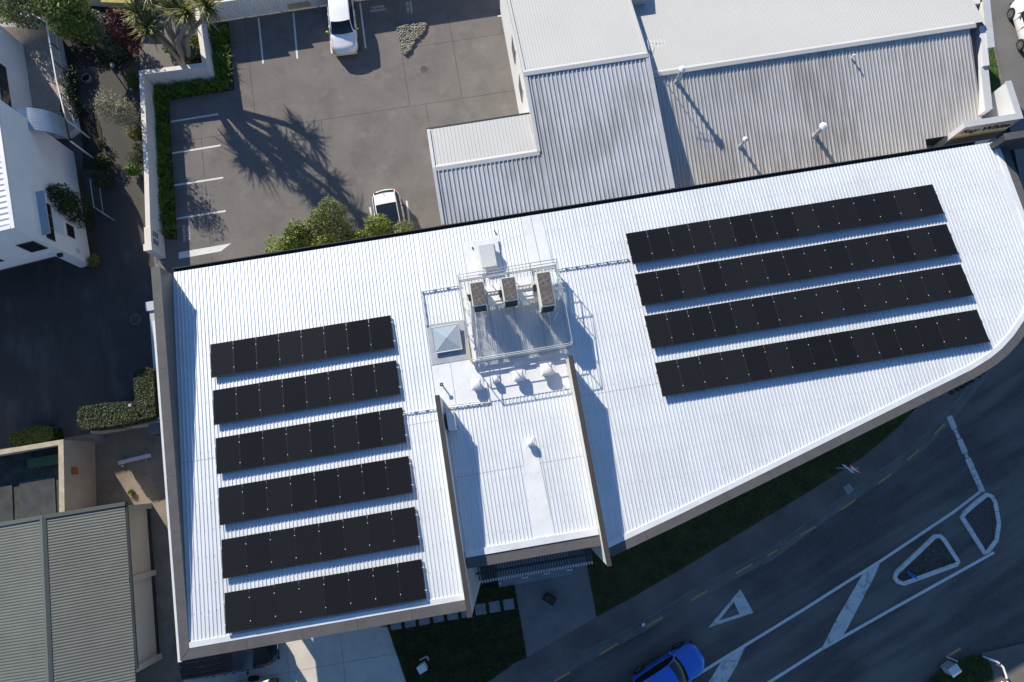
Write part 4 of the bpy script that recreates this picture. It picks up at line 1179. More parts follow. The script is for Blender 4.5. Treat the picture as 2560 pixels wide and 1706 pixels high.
# white boundary wall of the car park
WH = 1.5
wall = thing('boundary_wall', 'white plastered boundary wall bending round the car park corner', 'wall', W(-3.9, -9, 0))
def wall_run(pts, th, h, name='wall_run', m=M_PLASTER, cap=True):
    P = [W2(*p) for p in pts]
    mb = MB(); strip_between(mb, offset_path(P, th / 2), offset_path(P, -th / 2), -0.05, h); mb.build(name, m, wall)
    if cap:
        mb = MB(); strip_between(mb, offset_path(P, th / 2 + 0.02), offset_path(P, -th / 2 - 0.02), h + 0.002, h + 0.05); mb.build('wall_capping', mat('cream_capping', (0.66, 0.62, 0.56), rough=0.7, var=0.08, scale=2), wall)
wall_run([(-3.56, -15.26), (-3.70, -8.7), (-3.86, -5.0)], 0.24, WH)
wall_run([(-3.41, -15.12), (0.19, -15.02)], 0.24, WH)
wall_run([(0.34, -14.86), (0.22, -17.9), (0.18, -19.0)], 0.24, WH)
MB().prism([W2(-4.02, -4.99), W2(-3.68, -4.99), W2(-3.70, -3.75), W2(-4.04, -3.75)], -0.05, 1.62).build('wall_pier', M_PLASTER, wall)
MB().prism([W2(-4.12, -3.95), W2(-3.68, -3.95), W2(-3.68, -3.55), W2(-4.12, -3.55)], -0.05, 1.64).build('wall_pier', M_PLASTER, wall)
MB().prism([W2(-4.04, -4.995), W2(-3.66, -4.995), W2(-3.68, -3.96), W2(-4.06, -3.96)], 1.622, 1.66).build('wall_capping', mat('cream_capping', (0.66, 0.62, 0.56)), wall)
MB().prism([W2(-4.14, -3.955), W2(-3.66, -3.955), W2(-3.66, -3.53), W2(-4.14, -3.53)], 1.642, 1.69).build('wall_capping', mat('cream_capping', (0.66, 0.62, 0.56)), wall)
lt = MATS['cream_capping']
M_LETTER = mat('dark_lettering', (0.05, 0.06, 0.08), rough=0.5, var=0)
for r_ in range(3):
    for c_ in range(2):
        v = -4.85 + 0.48 * c_
        MB().uvbox(-3.678, -3.668, v, v + 0.34, 1.25 - r_ * 0.22, 1.36 - r_ * 0.22).build('letter_plate', M_LETTER, wall)
for v, z in ((-15.0, 0.9), (-10.0, 0.9)):
    pass
t = thing('gate_rail', 'low pale steel rail across the gap beside the wall pier', 'rail', W(-3.78, -2.9, 0))
MB().tube([W(-3.78, -3.3, 0.9), W(-3.80, -2.2, 0.9)], 0.04, 8).build('rail', M_STEEL, t)
for v in (-3.25, -2.3):
    MB().tube([W(-3.79, v, 0), W(-3.79, v, 0.9)], 0.03, 8).build('post', M_STEEL, t)
# block wall between driveway and the solar building
t = thing('block_wall', 'grey boundary wall with a square end pier along the dark driveway', 'wall', W(-3.85, 3, 0))
MB().uvbox(-4.0, -3.74, -0.1, 6.42, -0.05, 1.72).build('wall_run', M_BEIGE, t)
MB().uvbox(-4.03, -3.71, 0.16, 6.42, 1.722, 1.77).build('wall_capping', M_RIDGE, t)
MB().uvbox(-4.12, -3.52, -0.34, 0.15, -0.05, 1.80).build('end_pier', M_BEIGE, t)
MB().uvbox(-4.16, -3.48, -0.38, 0.155, 1.802, 1.86).build('pier_cap', M_RIDGE, t)

# ---------------------------------------------------------------- white two-storey house
house = thing('white_house', 'white plastered two-storey house with terrace and barrel canopy', 'house', (-30, 16, 0))
HC = Vector((-25.55, 12.05)); HD = Vector((math.cos(R(105)), math.sin(R(105)))); HN = Vector((math.cos(R(15)), math.sin(R(15))))
def hp(s, d):            # s back along the right wall, d to the right of that wall
    p = HC + HD * s + HN * d
    return (p.x, p.y)
def hbox(s0, s1, d0, d1, z0, z1, name, m, par=None, **kw):
    mb = MB(); mb.prism([hp(s0, d0), hp(s1, d0), hp(s1, d1), hp(s0, d1)], z0, z1)
    return mb.build(name, m, par or house, **kw)
hbox(0.002, 7.6, -14, 0, 2.35, 6.5, 'wall', M_HOUSE)
hbox(0.002, 7.6, -0.7, -0.001, -0.05, 2.349, 'wall', M_HOUSE)
hbox(1.1, 7.6, -14, -0.7, -0.05, 2.349, 'wall', M_HOUSE)
hbox(7.6, 15.4, -14, -1.75, -0.05, 6.5, 'wall', M_HOUSE)
hbox(1.07, 1.099, -5.4, -0.9, 0.05, 2.2, 'garage_door', mat('garage_door_grey', (0.34, 0.36, 0.40), rough=0.6), house)
# roof
def hroof(s0, s1, d0, d1, z, name):
    mb = MB(); vs = []
    n = int((s1 - s0) / 0.08)
    for i in range(n + 1):
        s = s0 + (s1 - s0) * i / n
        h = 0.03 * ((i // 2) % 2)
        vs += [(*hp(s, d0), z + 0.25 + h), (*hp(s, d1), z + h)]
    mb.add(vs, [(2 * i, 2 * i + 1, 2 * i + 3, 2 * i + 2) for i in range(n)])
    return mb.build(name, M_FLASH, house, recalc=False)
hroof(0.12, 7.6, -13.9, -0.16, 6.56, 'roof')
hroof(7.6, 15.3, -13.9, -1.9, 6.56, 'roof')
hbox(-0.04, 7.6, -0.15, 0.05, 6.5, 6.64, 'eave_gutter', M_FLASH)
hbox(-0.04, 0.11, -14, -0.151, 6.5, 6.66, 'eave_gutter', M_FLASH)
# windows on the right wall
def hwin(s0, s1, z0, z1, d=0.0, bars=2, m=None):
    f = hbox(s0, s1, d + 0.001, d + 0.03, z0, z1, 'window', mat('window_frame_dark', (0.10, 0.09, 0.085), rough=0.5))
    n = bars + 1
    w = (s1 - s0) / n
    for k in range(n):
        hbox(s0 + k * w + 0.04, s0 + (k + 1) * w - 0.04, d + 0.031, d + 0.036, z0 + 0.05, z1 - 0.05, 'pane', m or glass('house_window_glass', (0.02, 0.02, 0.025)), f)
    return f
hwin(0.35, 2.62, 3.3, 4.05)
hbox(0.40, 2.95, 0.002, 0.42, 4.30, 4.40, 'window_hood', mat('hood_steel', (0.30, 0.36, 0.42), rough=0.5))
hbox(1.05, 2.65, 0.001, 0.02, 2.3, 3.25, 'spandrel_panel', mat('pale_spandrel', (0.55, 0.60, 0.66), rough=0.4))
hwin(1.2, 2.0, 1.35, 2.05, bars=0)
hwin(9.6, 12.4, 2.6, 4.0, -1.75, 2)
hbox(9.2, 12.6, -1.749, -1.30, 4.1, 4.2, 'window_hood', MATS['hood_steel'])
hbox(8.6, 9.1, -1.749, -1.40, 4.1, 4.2, 'window_hood', MATS['hood_steel'])
hbox(0.38, 0.62, 0.001, 0.03, 1.08, 1.40, 'number_plate', mat('pale_plate', (0.5, 0.52, 0.55)))
# windows and lamps on the front wall
def fbox(d0, d1, z0, z1, t0, t1, name, m, par=None):
    mb = MB(); mb.prism([hp(-t0, -d0), hp(-t1, -d0), hp(-t1, -d1), hp(-t0, -d1)], z0, z1)
    return mb.build(name, m, par or house)
f = fbox(0.30, 1.25, 3.5, 4.75, 0.0, 0.03, 'window', MATS['window_frame_dark'])
fbox(0.36, 1.19, 3.56, 4.69, 0.031, 0.036, 'pane', MATS['house_window_glass'], f)
fbox(2.9, 3.6, 3.3, 3.7, 0.0, 0.03, 'window', MATS['window_frame_dark'])
fbox(0.55, 0.75, 2.7, 2.9, 0.0, 0.16, 'wall_lamp', M_WHITEP)
fbox(0.2, 0.45, 2.4, 2.6, 0.0, 0.18, 'security_camera', M_BLACK)
# barrel canopy over the entry
can = [(-9.76, -12.15)] + [(-7.81, -12.20), (-7.60, -10.76)] + [(-9.53, -10.73)]
mb = MB(); vs = []
n = 22
A, D = Vector(W2(*can[0])), Vector(W2(*can[3]))
B_, C_ = Vector(W2(*can[1])), Vector(W2(*can[2]))
for i in range(n + 1):
    t_ = i / n
    z = 2.5 + 1.8 * math.cos(t_ * math.pi / 2)
    x = math.sin(t_ * math.pi / 2)
    p, q = A.lerp(B_, x), D.lerp(C_, x)
    m_ = 22
    for j in range(m_ + 1):
        r_ = p.lerp(q, j / m_)
        vs.append((r_.x, r_.y, z + 0.008 * (j % 2)))
mb.add(vs, [(i * 23 + j, i * 23 + j + 1, (i + 1) * 23 + j + 1, (i + 1) * 23 + j) for i in range(n) for j in range(22)])
mb.build('barrel_canopy', mat('canopy_steel', (0.36, 0.41, 0.47), rough=0.35, var=0.12, scale=1.5, metal=0.4), house, recalc=False)
MB().tube([(B_.x, B_.y, 2.46), (C_.x, C_.y, 2.46)], 0.06, 8).build('canopy_beam', M_GUTTER, house)
for q in (B_, C_):
    MB().cyl((q.x, q.y, -0.02), 0.05, 2.44, 8).build('canopy_post', M_HOUSE, house)
# terrace
TD = [(-9.22, -19.55), (-8.79, -15.58), (-8.33, -12.75)]
ter = [W2(-16, -21.2), W2(-9.9, -20.25), W2(*TD[0])] + [W2(*p) for p in TD[1:]] + [W2(-8.9, -12.4), W2(-10.6, -12.6), W2(-11.4, -18.4), W2(-16, -18.6)]
MB().prism(ter, -0.05, 0.5).build('terrace', M_HOUSE, house)
# deck boards
M_DECK = mat('grey_deck_board', (0.36, 0.31, 0.27), rough=0.85, var=0.18, scale=1.0, fine=0.12)
poly = [tuple(p) for p in ter]
ca, sa = math.cos(R(105)), math.sin(R(105))
lp = [(x * ca + y * sa, -x * sa + y * ca) for x, y in poly]
ymin, ymax = min(p[1] for p in lp), max(p[1] for p in lp)
y = ymin
while y < ymax:
    p = clip(clip(lp, 1, y + 0.006, True), 1, y + 0.134, False)
    if len(p) > 2:
        MB().prism([(q[0] * ca - q[1] * sa, q[0] * sa + q[1] * ca) for q in p], 0.501, 0.528).build('deck_board', M_DECK, house, recalc=False)
    y += 0.14
mb = MB(); P = [W2(-16, -21.2), W2(-9.95, -20.25)]
strip_between(mb, offset_path(P, 0.12), offset_path(P, -0.12), 0.0, 1.55); mb.build('terrace_wall', M_PLASTER, house)
RP_ = [Vector(W2(-9.9, -20.2))] + [Vector(W2(*p)) for p in TD] 
zt = 1.5
MB().tube([(p.x, p.y, zt) for p in RP_], 0.045, 6).build('balustrade_rail', M_WHITEP, house)
MB().tube([(p.x, p.y, 0.62) for p in RP_], 0.025, 6).build('balustrade_rail', M_WHITEP, house)
bal = MB().tube([(0, 0, 0.60), (0, 0, zt)], 0.010, 4).mesh('baluster', M_WHITEP)
L_ = 0
for a, b in zip(RP_, RP_[1:]):
    n = int((b - a).length / 0.13)
    for k in range(n):
        q = a.lerp(b, k / n)
        o = bpy.data.objects.new('baluster', bal); COL.objects.link(o); o.parent = house
        o.location = Vector((q.x, q.y, 0)) - Vector(house.location)
for a, b in zip(RP_, RP_[1:]):
    for k in range(3):
        q = a.lerp(b, k / 3)
        MB().cyl((q.x, q.y, 0.53), 0.03, zt - 0.53, 8).build('balustrade_post', M_GUTTER, house)

# ---------------------------------------------------------------- wall of the building at the very top left
t = thing('pale_building', 'pale wall of a building cut by the top edge of the photo', 'building', (-26, 33, 0))
MB().prism([(-28.98, 29.85), (-24.59, 29.39), (-24.86, 32.18), (-29.25, 32.18)], -0.05, 1.2).build('wall', M_HOUSE, t)
MB().prism([(-26.11, 28.99), (-24.03, 28.92), (-24.18, 30.43), (-26.27, 30.43)], 1.202, 1.25).build('roof', mat('lichen_roof', (0.40, 0.33, 0.10), rough=0.8, var=0.3, scale=3), t)

# ---------------------------------------------------------------- roofless yard building with lichen capping
yard = thing('flat_roofed_building', 'low beige building with lichen-stained parapet and dark sunken roof', 'building', W(-10.5, 9, 0))
YZ = 2.8
for pts in ([(-22, 6.86), (-8.58, 6.86), (-8.58, 7.06), (-22, 7.06)], [(-8.80, 7.062), (-8.58, 7.062), (-8.70, 10.9), (-8.92, 10.9)]):
    MB().prism([W2(*p) for p in pts], -0.05, YZ).build('wall', M_BEIGE, yard)
    P = pts
for pts in ([(-22, 6.83), (-8.55, 6.83), (-8.55, 7.09), (-22, 7.09)], [(-8.83, 7.092), (-8.55, 7.092), (-8.67, 10.9), (-8.95, 10.9)]):
    MB().prism([W2(*p) for p in pts], YZ + 0.002, YZ + 0.06).build('parapet_capping', M_RUST, yard)
MB().uvbox(-22, -8.83, 7.062, 11.0, -0.05, 1.9).build('roof_deck', mat('dark_roof_gravel', (0.05, 0.055, 0.05), rough=0.95, var=0.4, scale=1.5, fine=0.35), yard)
for u0, u1, v0, v1 in ((-11.6, -9.7, 8.6, 10.8), (-14.2, -12.0, 8.7, 10.8)):
    MB().uvbox(u0, u1, v0, v1, 1.902, 1.96).build('roof_tray', mat('tray_grey', (0.045, 0.048, 0.05), rough=0.6, var=0.3, scale=2), yard)
MB().uvbox(-10.9, -9.2, 7.5, 8.0, 1.902, 2.3).build('green_box', mat('green_paint', (0.05, 0.10, 0.03), rough=0.6), yard)
t = MB().uvbox(-8.575, -8.56, 8.35, 8.72, 1.7, 2.2).build('wall_notice', mat('orange_notice', (0.45, 0.13, 0.05), rough=0.6), yard)

# ---------------------------------------------------------------- garage with green-grey corrugated roof
gar = thing('green_roofed_garage', 'cream garage with a green-grey corrugated gable roof', 'garage', W(-9.5, 15, 0))
RG = -9.48
GA = 10.72
def zgl(u, v): return 3.35 - 0.14 * abs(u - RG)
for (u0, u1) in ((RG - 0.09, -14.6), (RG + 0.09, -5.55)):
    vs = []; mb = MB()
    n = int((24 - GA) / 0.0375)
    for i in range(n + 1):
        v = GA + 0.12 + (24 - GA - 0.12) * i / n
        h = 0.0085 * math.sin(i * math.pi / 2)
        e0 = u0; e1 = u1 + 0.01 * (v - GA)
        e1 = u1
        vs += [W(e0, v, zgl(e0, v) + h), W(e1, v, zgl(e1, v) + h)]
    mb.add(vs, [(2 * i, 2 * i + 1, 2 * i + 3, 2 * i + 2) for i in range(n)])
    mb.build('roof_slope', M_GREEN, gar, recalc=False)
mb = MB(); mb.add([W(RG - 0.17, GA, 3.35), W(RG - 0.17, 24, 3.35), W(RG, GA, 3.43), W(RG, 24, 3.43), W(RG + 0.17, GA, 3.35), W(RG + 0.17, 24, 3.35)], [(0, 1, 3, 2), (2, 3, 5, 4)])
mb.build('ridge_capping', M_GREENF, gar, recalc=False)
mb = MB()
for u0, u1 in ((-14.6, RG - 0.001), (RG + 0.001, -5.5)):
    mb.hexa([W(u0, GA - 0.06, zgl(u0, 0) - 0.15), W(u1, GA - 0.06, zgl(u1, 0) - 0.15), W(u1, GA + 0.14, zgl(u1, 0) - 0.15), W(u0, GA + 0.14, zgl(u0, 0) - 0.15)],
            [W(u0, GA - 0.06, zgl(u0, 0) + 0.05), W(u1, GA - 0.06, zgl(u1, 0) + 0.05), W(u1, GA + 0.14, zgl(u1, 0) + 0.05), W(u0, GA + 0.14, zgl(u0, 0) + 0.05)])
mb.build('barge_board', M_GREENF, gar)
mb = MB(); mb.hexa([W(-14.6, 19.1, 2.3), W(-5.5, 19.1, 2.3), W(-5.5, 19.3, 2.3), W(-14.6, 19.3, 2.3)], [W(-14.6, 19.1, 2.6), W(-5.5, 19.1, 2.6), W(-5.5, 19.3, 2.6), W(-14.6, 19.3, 2.6)])
MB().uvbox(-5.54, -5.42, GA, 19.1, 2.68, 2.78).build('eave_gutter', M_GUTTER, gar)
MB().uvbox(-14.4, -5.75, GA + 0.2, 19.0, -0.05, 2.62).build('wall', M_CREAM, gar)
for v in (GA + 0.15, 14.55, 19.0):
    MB().uvbox(-5.9, -5.58, v, v + 0.3, -0.05, 2.64).build('wall_pier', mat('pier_paint', (0.46, 0.40, 0.36), rough=0.8, var=0.05), gar)
for a, b in ((GA + 0.46, 14.54), (14.86, 18.99)):
    MB().uvbox(-5.749, -5.69, a, b, 0.0, 0.22).build('plinth', M_GUTTER, gar)
# neighbour yard wall, board and bin in the alley
t = thing('garden_wall', 'low concrete wall under the clipped hedge', 'wall', W(-6, 6.4, 0))
MB().prism([W2(-8.1, 6.32), W2(-3.75, 6.32), W2(-3.75, 6.5), W2(-8.1, 6.5)], -0.05, 1.15).build('wall_run', M_BEIGE, t)
p = [(-22.67, 0.28, 0.15), (-20.84, 0.74, 0.15), (-20.76, 0.53, 0.15), (-22.59, 0.08, 0.15)]
t = thing('white_board', 'pale board lying across low timbers in the alley', 'board', (p[0][0], p[0][1], 0))
MB().prism([q[:2] for q in p], 0.13, 0.17).build('board', M_PLASTER, t)
c0, c1 = Vector(p[0]), Vector(p[1])
for s in (0.12, 0.85):
    q = c0.lerp(c1, s)
    MB().box((q.x + 0.03, q.y - 0.12, -0.01), (0.10, 0.5, 0.14), R(10)).build('bearer', M_TIMBER, t)
q = (-20.28, 2.10, 1.00)
t = thing('wheelie_bin', 'dark bin with grey lid tucked against the solar building', 'bin', (q[0], q[1], 0))
MB().box((q[0], q[1], 0.05), (0.55, 0.62, 0.95), PHI).build('bin_body', M_BLACK, t, bevel=0.03)
MB().box((q[0], q[1], 1.0), (0.60, 0.68, 0.07), PHI).build('lid', mat('grey_lid', (0.22, 0.23, 0.22), rough=0.6), t, bevel=0.02)
for s in (-0.2, 0.2):
    MB().tube([(q[0] + s - 0.03, q[1] + 0.3, 0.1), (q[0] + s + 0.03, q[1] + 0.3, 0.1)], 0.1, 10).build('wheel', M_BLACK, t)
q = (-19.06, -9.26, 0.00)
structure('concrete_pad', MB().prism([(-19.60, -8.66), (-19.32, -8.45), (-18.72, -8.38), (-18.51, -10.05), (-19.34, -10.13)], -0.02, 0.015), M_ALLEY)
structure('pit_cover', MB().prism([(-19.39, -8.66), (-18.77, -8.58), (-18.60, -9.79), (-19.22, -9.89)], 0.0, 0.03), mat('pit_lid', (0.22, 0.20, 0.18), rough=0.8, var=0.1))
# driveway manhole and car park drain
for tt, x, y, r, lab in ((4, 1245, 1372, 0.34, 'round manhole grate in the dark driveway'), (1, 1545, 640, 0.30, 'round drain grate in the sunny car park')):
    q = (-22.56, 8.65, 0.00) if tt == 4 else (-5.65, 25.08, 0.00)
    t = thing('drain_grate', lab, 'drain cover', (q[0], q[1], 0))
    MB().ring((q[0], q[1], -0.02), r * 0.82, r, 0.03, 28).build('rim', M_KERB, t)
    MB().cyl((q[0], q[1], -0.018), r * 0.82, 0.02, 24).build('well', M_DARK, t)
    for k in range(-4, 5):
        x_ = k * r * 0.18
        l_ = math.sqrt(max(0.01, (0.82 * r) ** 2 - x_ ** 2))
        MB().box((q[0] + x_, q[1], 0.003), (0.025, 2 * l_, 0.008)).build('bar', M_KERB, t)

# ================================================================ VEHICLES
M_TYRE = mat('tyre_rubber', (0.02, 0.02, 0.02), rough=0.85, var=0.1)
M_RIM = mat('alloy_rim', (0.45, 0.46, 0.47), rough=0.3, var=0.05, metal=0.7)
M_CARGLASS = mat('car_glass', (0.012, 0.016, 0.022), rough=0.06, var=0, spec=0.6)
M_TAIL = mat('tail_lamp_red', (0.40, 0.02, 0.02), rough=0.2, var=0)
M_LAMP = mat('head_lamp_clear', (0.60, 0.62, 0.64), rough=0.12, var=0)
M_TRIM = mat('black_trim', (0.02, 0.02, 0.022), rough=0.5, var=0)
def interp(tab, x):
    for (a, ya), (b, yb) in zip(tab, tab[1:]):
        if a <= x <= b:
            t = (x - a) / (b - a)
            t = t * t * (3 - 2 * t) * 0.4 + t * 0.6
            return ya + (yb - ya) * t
    return tab[0][1] if x < tab[0][0] else tab[-1][1]
def make_car(name, label, cat, L, Wd, H, paint, belt, hood, ws, roof0, roof1, rw, tail, wb, at, heading, roof_mat=None, black_roof=None, mirrors=None, lip=None, wheel_r=0.31, rails=False, ribs=False):
    """x runs forward; stations are fractions of the length from the nose."""
    t = thing(name, label, cat, (0, 0, 0))
    mirrors = mirrors or paint
    roof_mat = roof_mat or paint
    top = [(0, hood[0]), (0.05, hood[1]), (ws, hood[2]), (ws + 0.1, belt), (rw, belt + 0.02), (0.97, tail), (1.0, tail - 0.10)]
    def half(f):
        e = abs(2 * f - 1)
        return Wd / 2 * (1 - 0.06 * e ** 3 - (0.24 * max(0, (e - 0.80) / 0.20) ** 2.2))
    st = [0, .008, .025, .05, .09, .14, .2, .26, .32, .4, .5, .6, .7, .78, .84, .89, .93, .96, .982, .994, 1.0]
    def X(f): return L / 2 - f * L
    rings = []
    for f in st:
        w, zt = half(f), interp(top, f)
        endf = min(f, 1 - f)
        lo = 0.24 + (0.10 if endf < 0.02 else 0.0)
        sq = 1.0 if endf > 0.03 else 0.86 + endf * 4.6
        pts = [(w * 0.90 * sq, lo), (w * 0.985 * sq, lo + 0.10), (w * sq, 0.56), (w * 0.985 * sq, min(0.74, zt - 0.10)), (w * 0.95 * sq, zt - 0.045), (w * 0.86 * sq, zt - 0.004), (w * 0.5 * sq, zt + 0.025), (0, zt + 0.035)]
        bow = 0.16 * max(0, 1 - f / 0.35) - 0.10 * max(0, (f - 0.75) / 0.25)
        bx_ = lambda y: X(f) + bow * (0.5 - (y / (Wd / 2)) ** 2)
        rings.append([(bx_(y), y, z) for y, z in pts] + [(bx_(y), -y, z) for y, z in pts[-2::-1]])
    mb = MB()
    n = len(rings[0])
    mb.add([p for r in rings for p in r], [(i * n + j, i * n + j + 1, (i + 1) * n + j + 1, (i + 1) * n + j) for i in range(len(st) - 1) for j in range(n - 1)] + [tuple(range(n)), tuple((len(st) - 1) * n + j for j in range(n - 1, -1, -1))] + [((i) * n, (i + 1) * n, (i + 1) * n + n - 1, i * n + n - 1) for i in range(len(st) - 1)])
    body = mb.build('body', paint, t, smooth=50)
    # shut lines of the bonnet and doors
    for s in (1, -1):
        pts_ = []
        for k in range(7):
            f = 0.05 + (ws - 0.02 - 0.05) * k / 6
            y = half(f) * 0.84
            pts_.append((X(f) + 0.16 * max(0, 1 - f / 0.35) * (0.5 - (y / (Wd / 2)) ** 2), s * y, interp(top, f) + 0.003))
        MB().tube(pts_, 0.007, 5).build('bonnet_seam', M_TRIM, t)
        for f in (0.36, 0.56, 0.75):
            MB().box((X(f), s * half(f) * 0.985, 0.40), (0.012, 0.04, belt - 0.46)).build('door_seam', M_TRIM, t)
    # greenhouse
    prof = [(ws, belt - 0.03), ((ws + roof0) / 2, belt + (H - belt) * 0.60), (roof0, H - 0.03), ((roof0 + roof1) / 2, H), (roof1, H - 0.04), ((roof1 + rw) / 2 + 0.01, belt + (H - belt) * 0.62), (rw, belt - 0.02)]
    gs = [ws + (roof0 - ws) * k / 5 for k in range(5)] + [roof0 + (roof1 - roof0) * k / 10 for k in range(11)] + [roof1 + (rw - roof1) * k / 4 for k in range(1, 5)]
    gr = []
    for f in gs:
        zr = interp(prof, f)
        k = max(0.02, min(1, (zr - belt + 0.03) / (H - belt)))
        w = half(f) * 0.93
        wr = w * (1 - 0.20 * k)
        if f < roof0: wr *= 1 - 0.05 * (roof0 - f) / (roof0 - ws)
        zb = belt - 0.03
        pts = [(w, zb), ((w + wr) / 2 + 0.012, (zb + zr) / 2), (wr, zr - 0.035 * k), (wr * 0.93, zr - 0.004), (wr * 0.5, zr + 0.018 * k), (0, zr + 0.026 * k)]
        gb_ = 0.20 * max(0, min(1, (roof0 + 0.16 - f) / 0.16)) - 0.10 * max(0, min(1, (f - roof1 + 0.1) / 0.1))
        gr.append([(X(f) + gb_ * (0.25 - (y / (Wd / 2)) ** 2), y, z) for y, z in pts])
    parts = {}
    def put(key, quad):
        parts.setdefault(key, MB()).poly(quad)
    for i in range(len(gs) - 1):
        fm = (gs[i] + gs[i + 1]) / 2
        for j in range(5):
            q = [gr[i][j], gr[i][j + 1], gr[i + 1][j + 1], gr[i + 1][j]]
            for s in (1, -1):
                qq = [(x, y * s, z) for x, y, z in q]
                if j <= 1:
                    side = ws + 0.045 < fm < rw - 0.05 and not (abs(fm - (roof0 + roof1) / 2 - 0.0) < 0.014)
                    put(('side_window', s) if side else ('pillar', 0), qq)
                elif j == 2:
                    put(('pillar', 0), qq)
                elif fm < roof0:
                    put(('windscreen', 0), qq)
                elif fm > roof1:
                    put(('rear_window', 0), qq)
                elif black_roof and black_roof[0] < fm < black_roof[1]:
                    put(('glass_roof', 0), qq)
                else:
                    put(('roof', 0), qq)
    for (k, s), m_ in parts.items():
        m_.build(k, {'side_window': M_CARGLASS, 'windscreen': M_CARGLASS, 'rear_window': M_CARGLASS, 'glass_roof': M_CARGLASS, 'roof': roof_mat}.get(k, paint), t, smooth=60)
    # wheels
    xf = X((L - wb) / 2 / L - 0.0)
    for sx in (1, -1):
        for sy in (1, -1):
            x, y = sx * wb / 2, sy * (Wd / 2 - 0.10)
            MB().tube([(x, sy * (Wd / 2 - 0.03), wheel_r), (x, sy * (Wd / 2 + 0.002), wheel_r)], wheel_r + 0.055, 20).build('wheel_arch', M_TRIM, t)
            w_ = MB().tube([(x, y - sy * 0.12, wheel_r), (x, y + sy * 0.112, wheel_r)], wheel_r, 22).build('wheel', M_TYRE, t, smooth=30)
            mb = MB().tube([(x, y + sy * 0.113, wheel_r), (x, y + sy * 0.118, wheel_r)], wheel_r * 0.62, 18)
            rim = mb.build('rim', M_TRIM, w_)
            mb = MB()
            for k in range(5):
                a = k * 2 * math.pi / 5 + 0.3
                d = Vector((math.cos(a), 0, math.sin(a)))
                p = Vector((0, 0, 1)) if abs(d.z) < 0.5 else Vector((1, 0, 0))
                e = Vector((-d.z, 0, d.x)) * 0.028
                c0 = Vector((x, y + sy * 0.121, wheel_r))
                mb.poly([c0 + e, c0 - e, c0 + d * wheel_r * 0.66 - e * 1.4, c0 + d * wheel_r * 0.66 + e * 1.4])
            mb2 = MB()
            n2 = 24
            vs = []
            for k in range(n2):
                a = 2 * math.pi * k / n2
                for rr in (0.60, 0.70):
                    vs.append((x + wheel_r * rr * math.cos(a), y + sy * 0.122, wheel_r + wheel_r * rr * math.sin(a)))
            mb.add(vs, [(2 * k, 2 * k + 1, 2 * ((k + 1) % n2) + 1, 2 * ((k + 1) % n2)) for k in range(n2)])
            mb.build('rim_spokes', M_RIM, w_, recalc=False)
    # lamps, bumpers, mirrors, plates
    for s in (1, -1):
        q = []
        for f, yk, z in ((0.012, 0.60, hood[0] - 0.05), (0.03, 0.88, hood[0] - 0.03), (0.105, 0.94, hood[1] - 0.03), (0.06, 0.70, hood[1] + 0.012)):
            q.append((X(f) + 0.006, s * half(f) * yk * (0.9 if f < 0.03 else 1), z + 0.012))
        q2 = [(a - 0.05, b, c - 0.10) for a, b, c in q]
        MB().hexa(q2, q).build('headlight', M_LAMP, t)
        MB().box((X(0.965), s * half(0.965) * 0.93, tail - 0.26), (0.14, 0.16, 0.24)).build('tail_light', M_TAIL, t, bevel=0.02)
        xm = X(ws + 0.075)
        mb = MB(); mb.blob((xm, s * (Wd / 2 + 0.09), belt + 0.05), (0.07, 0.11, 0.07), 10, 6)
        mb.build('door_mirror', mirrors, t, smooth=True)
        MB().box((xm, s * (Wd / 2 - 0.03), belt - 0.005), (0.05, 0.14, 0.03)).build('mirror_arm', M_TRIM, t)
        for f in (0.46, 0.68):
            MB().box((X(f), s * (half(f) * 0.995), belt - 0.17), (0.16, 0.03, 0.025)).build('door_handle', paint, t)
    MB().box((X(0.0) + 0.004, 0, 0.36), (0.03, Wd * 0.55, 0.17)).build('grille', M_TRIM, t)
    MB().box((X(0.0) + 0.022, 0, 0.42), (0.012, 0.40, 0.10)).build('number_plate', M_WHITEP, t)
    MB().box((X(1.0) - 0.012, 0, 0.62), (0.012, 0.40, 0.11)).build('number_plate', M_WHITEP, t)
    MB().box((X(0.0) - 0.05, 0, 0.235), (0.10, Wd * 0.80, 0.10)).build('front_bumper_lip', lip or M_TRIM, t)
    for s in (1, -1):
        MB().tube([(X(ws + 0.012), s * 0.12, hood[2] + 0.05), (X(ws + 0.05), s * 0.55, belt + 0.06)], 0.012, 5).build('wiper', M_TRIM, t)
    MB().tube([(X(roof1 - 0.03), 0, H), (X(roof1 - 0.0), 0, H + 0.09)], 0.012, 5).build('aerial', M_TRIM, t)
    if rails:
        for s in (1, -1):
            y = s * half(0.5) * 0.93 * 0.80 * 0.86
            MB().tube([(X(roof0 + 0.03), y, H - 0.0), (X(roof0 + 0.05), y, H + 0.06), (X(roof1 - 0.05), y, H + 0.06), (X(roof1 - 0.02), y, H)], 0.022, 7).build('roof_rail', M_RIM, t, smooth=True)
    if ribs:
        for k in range(4):
            y = -0.42 + 0.28 * k
            MB().tube([(X(roof0 + 0.10), y, H + 0.024), (X(roof1 - 0.05), y, H + 0.012)], 0.018, 6).build('roof_rib', paint, t, smooth=True)
    t.location = at
    t.rotation_euler = (0, 0, heading)
    return t
M_PWHITE = mat('white_car_paint', (0.80, 0.81, 0.82), rough=0.25, var=0.0, spec=0.5, coat=0.6)
M_PBLACK = mat('black_car_paint', (0.004, 0.004, 0.005), rough=0.2, var=0.0, spec=0.3, coat=0.25)
M_PBLUE = mat('blue_car_paint', (0.025, 0.16, 0.66), rough=0.2, var=0.0, spec=0.5, coat=0.9)
M_PYEL = mat('yellow_car_trim', (0.68, 0.60, 0.05), rough=0.35, var=0.0)
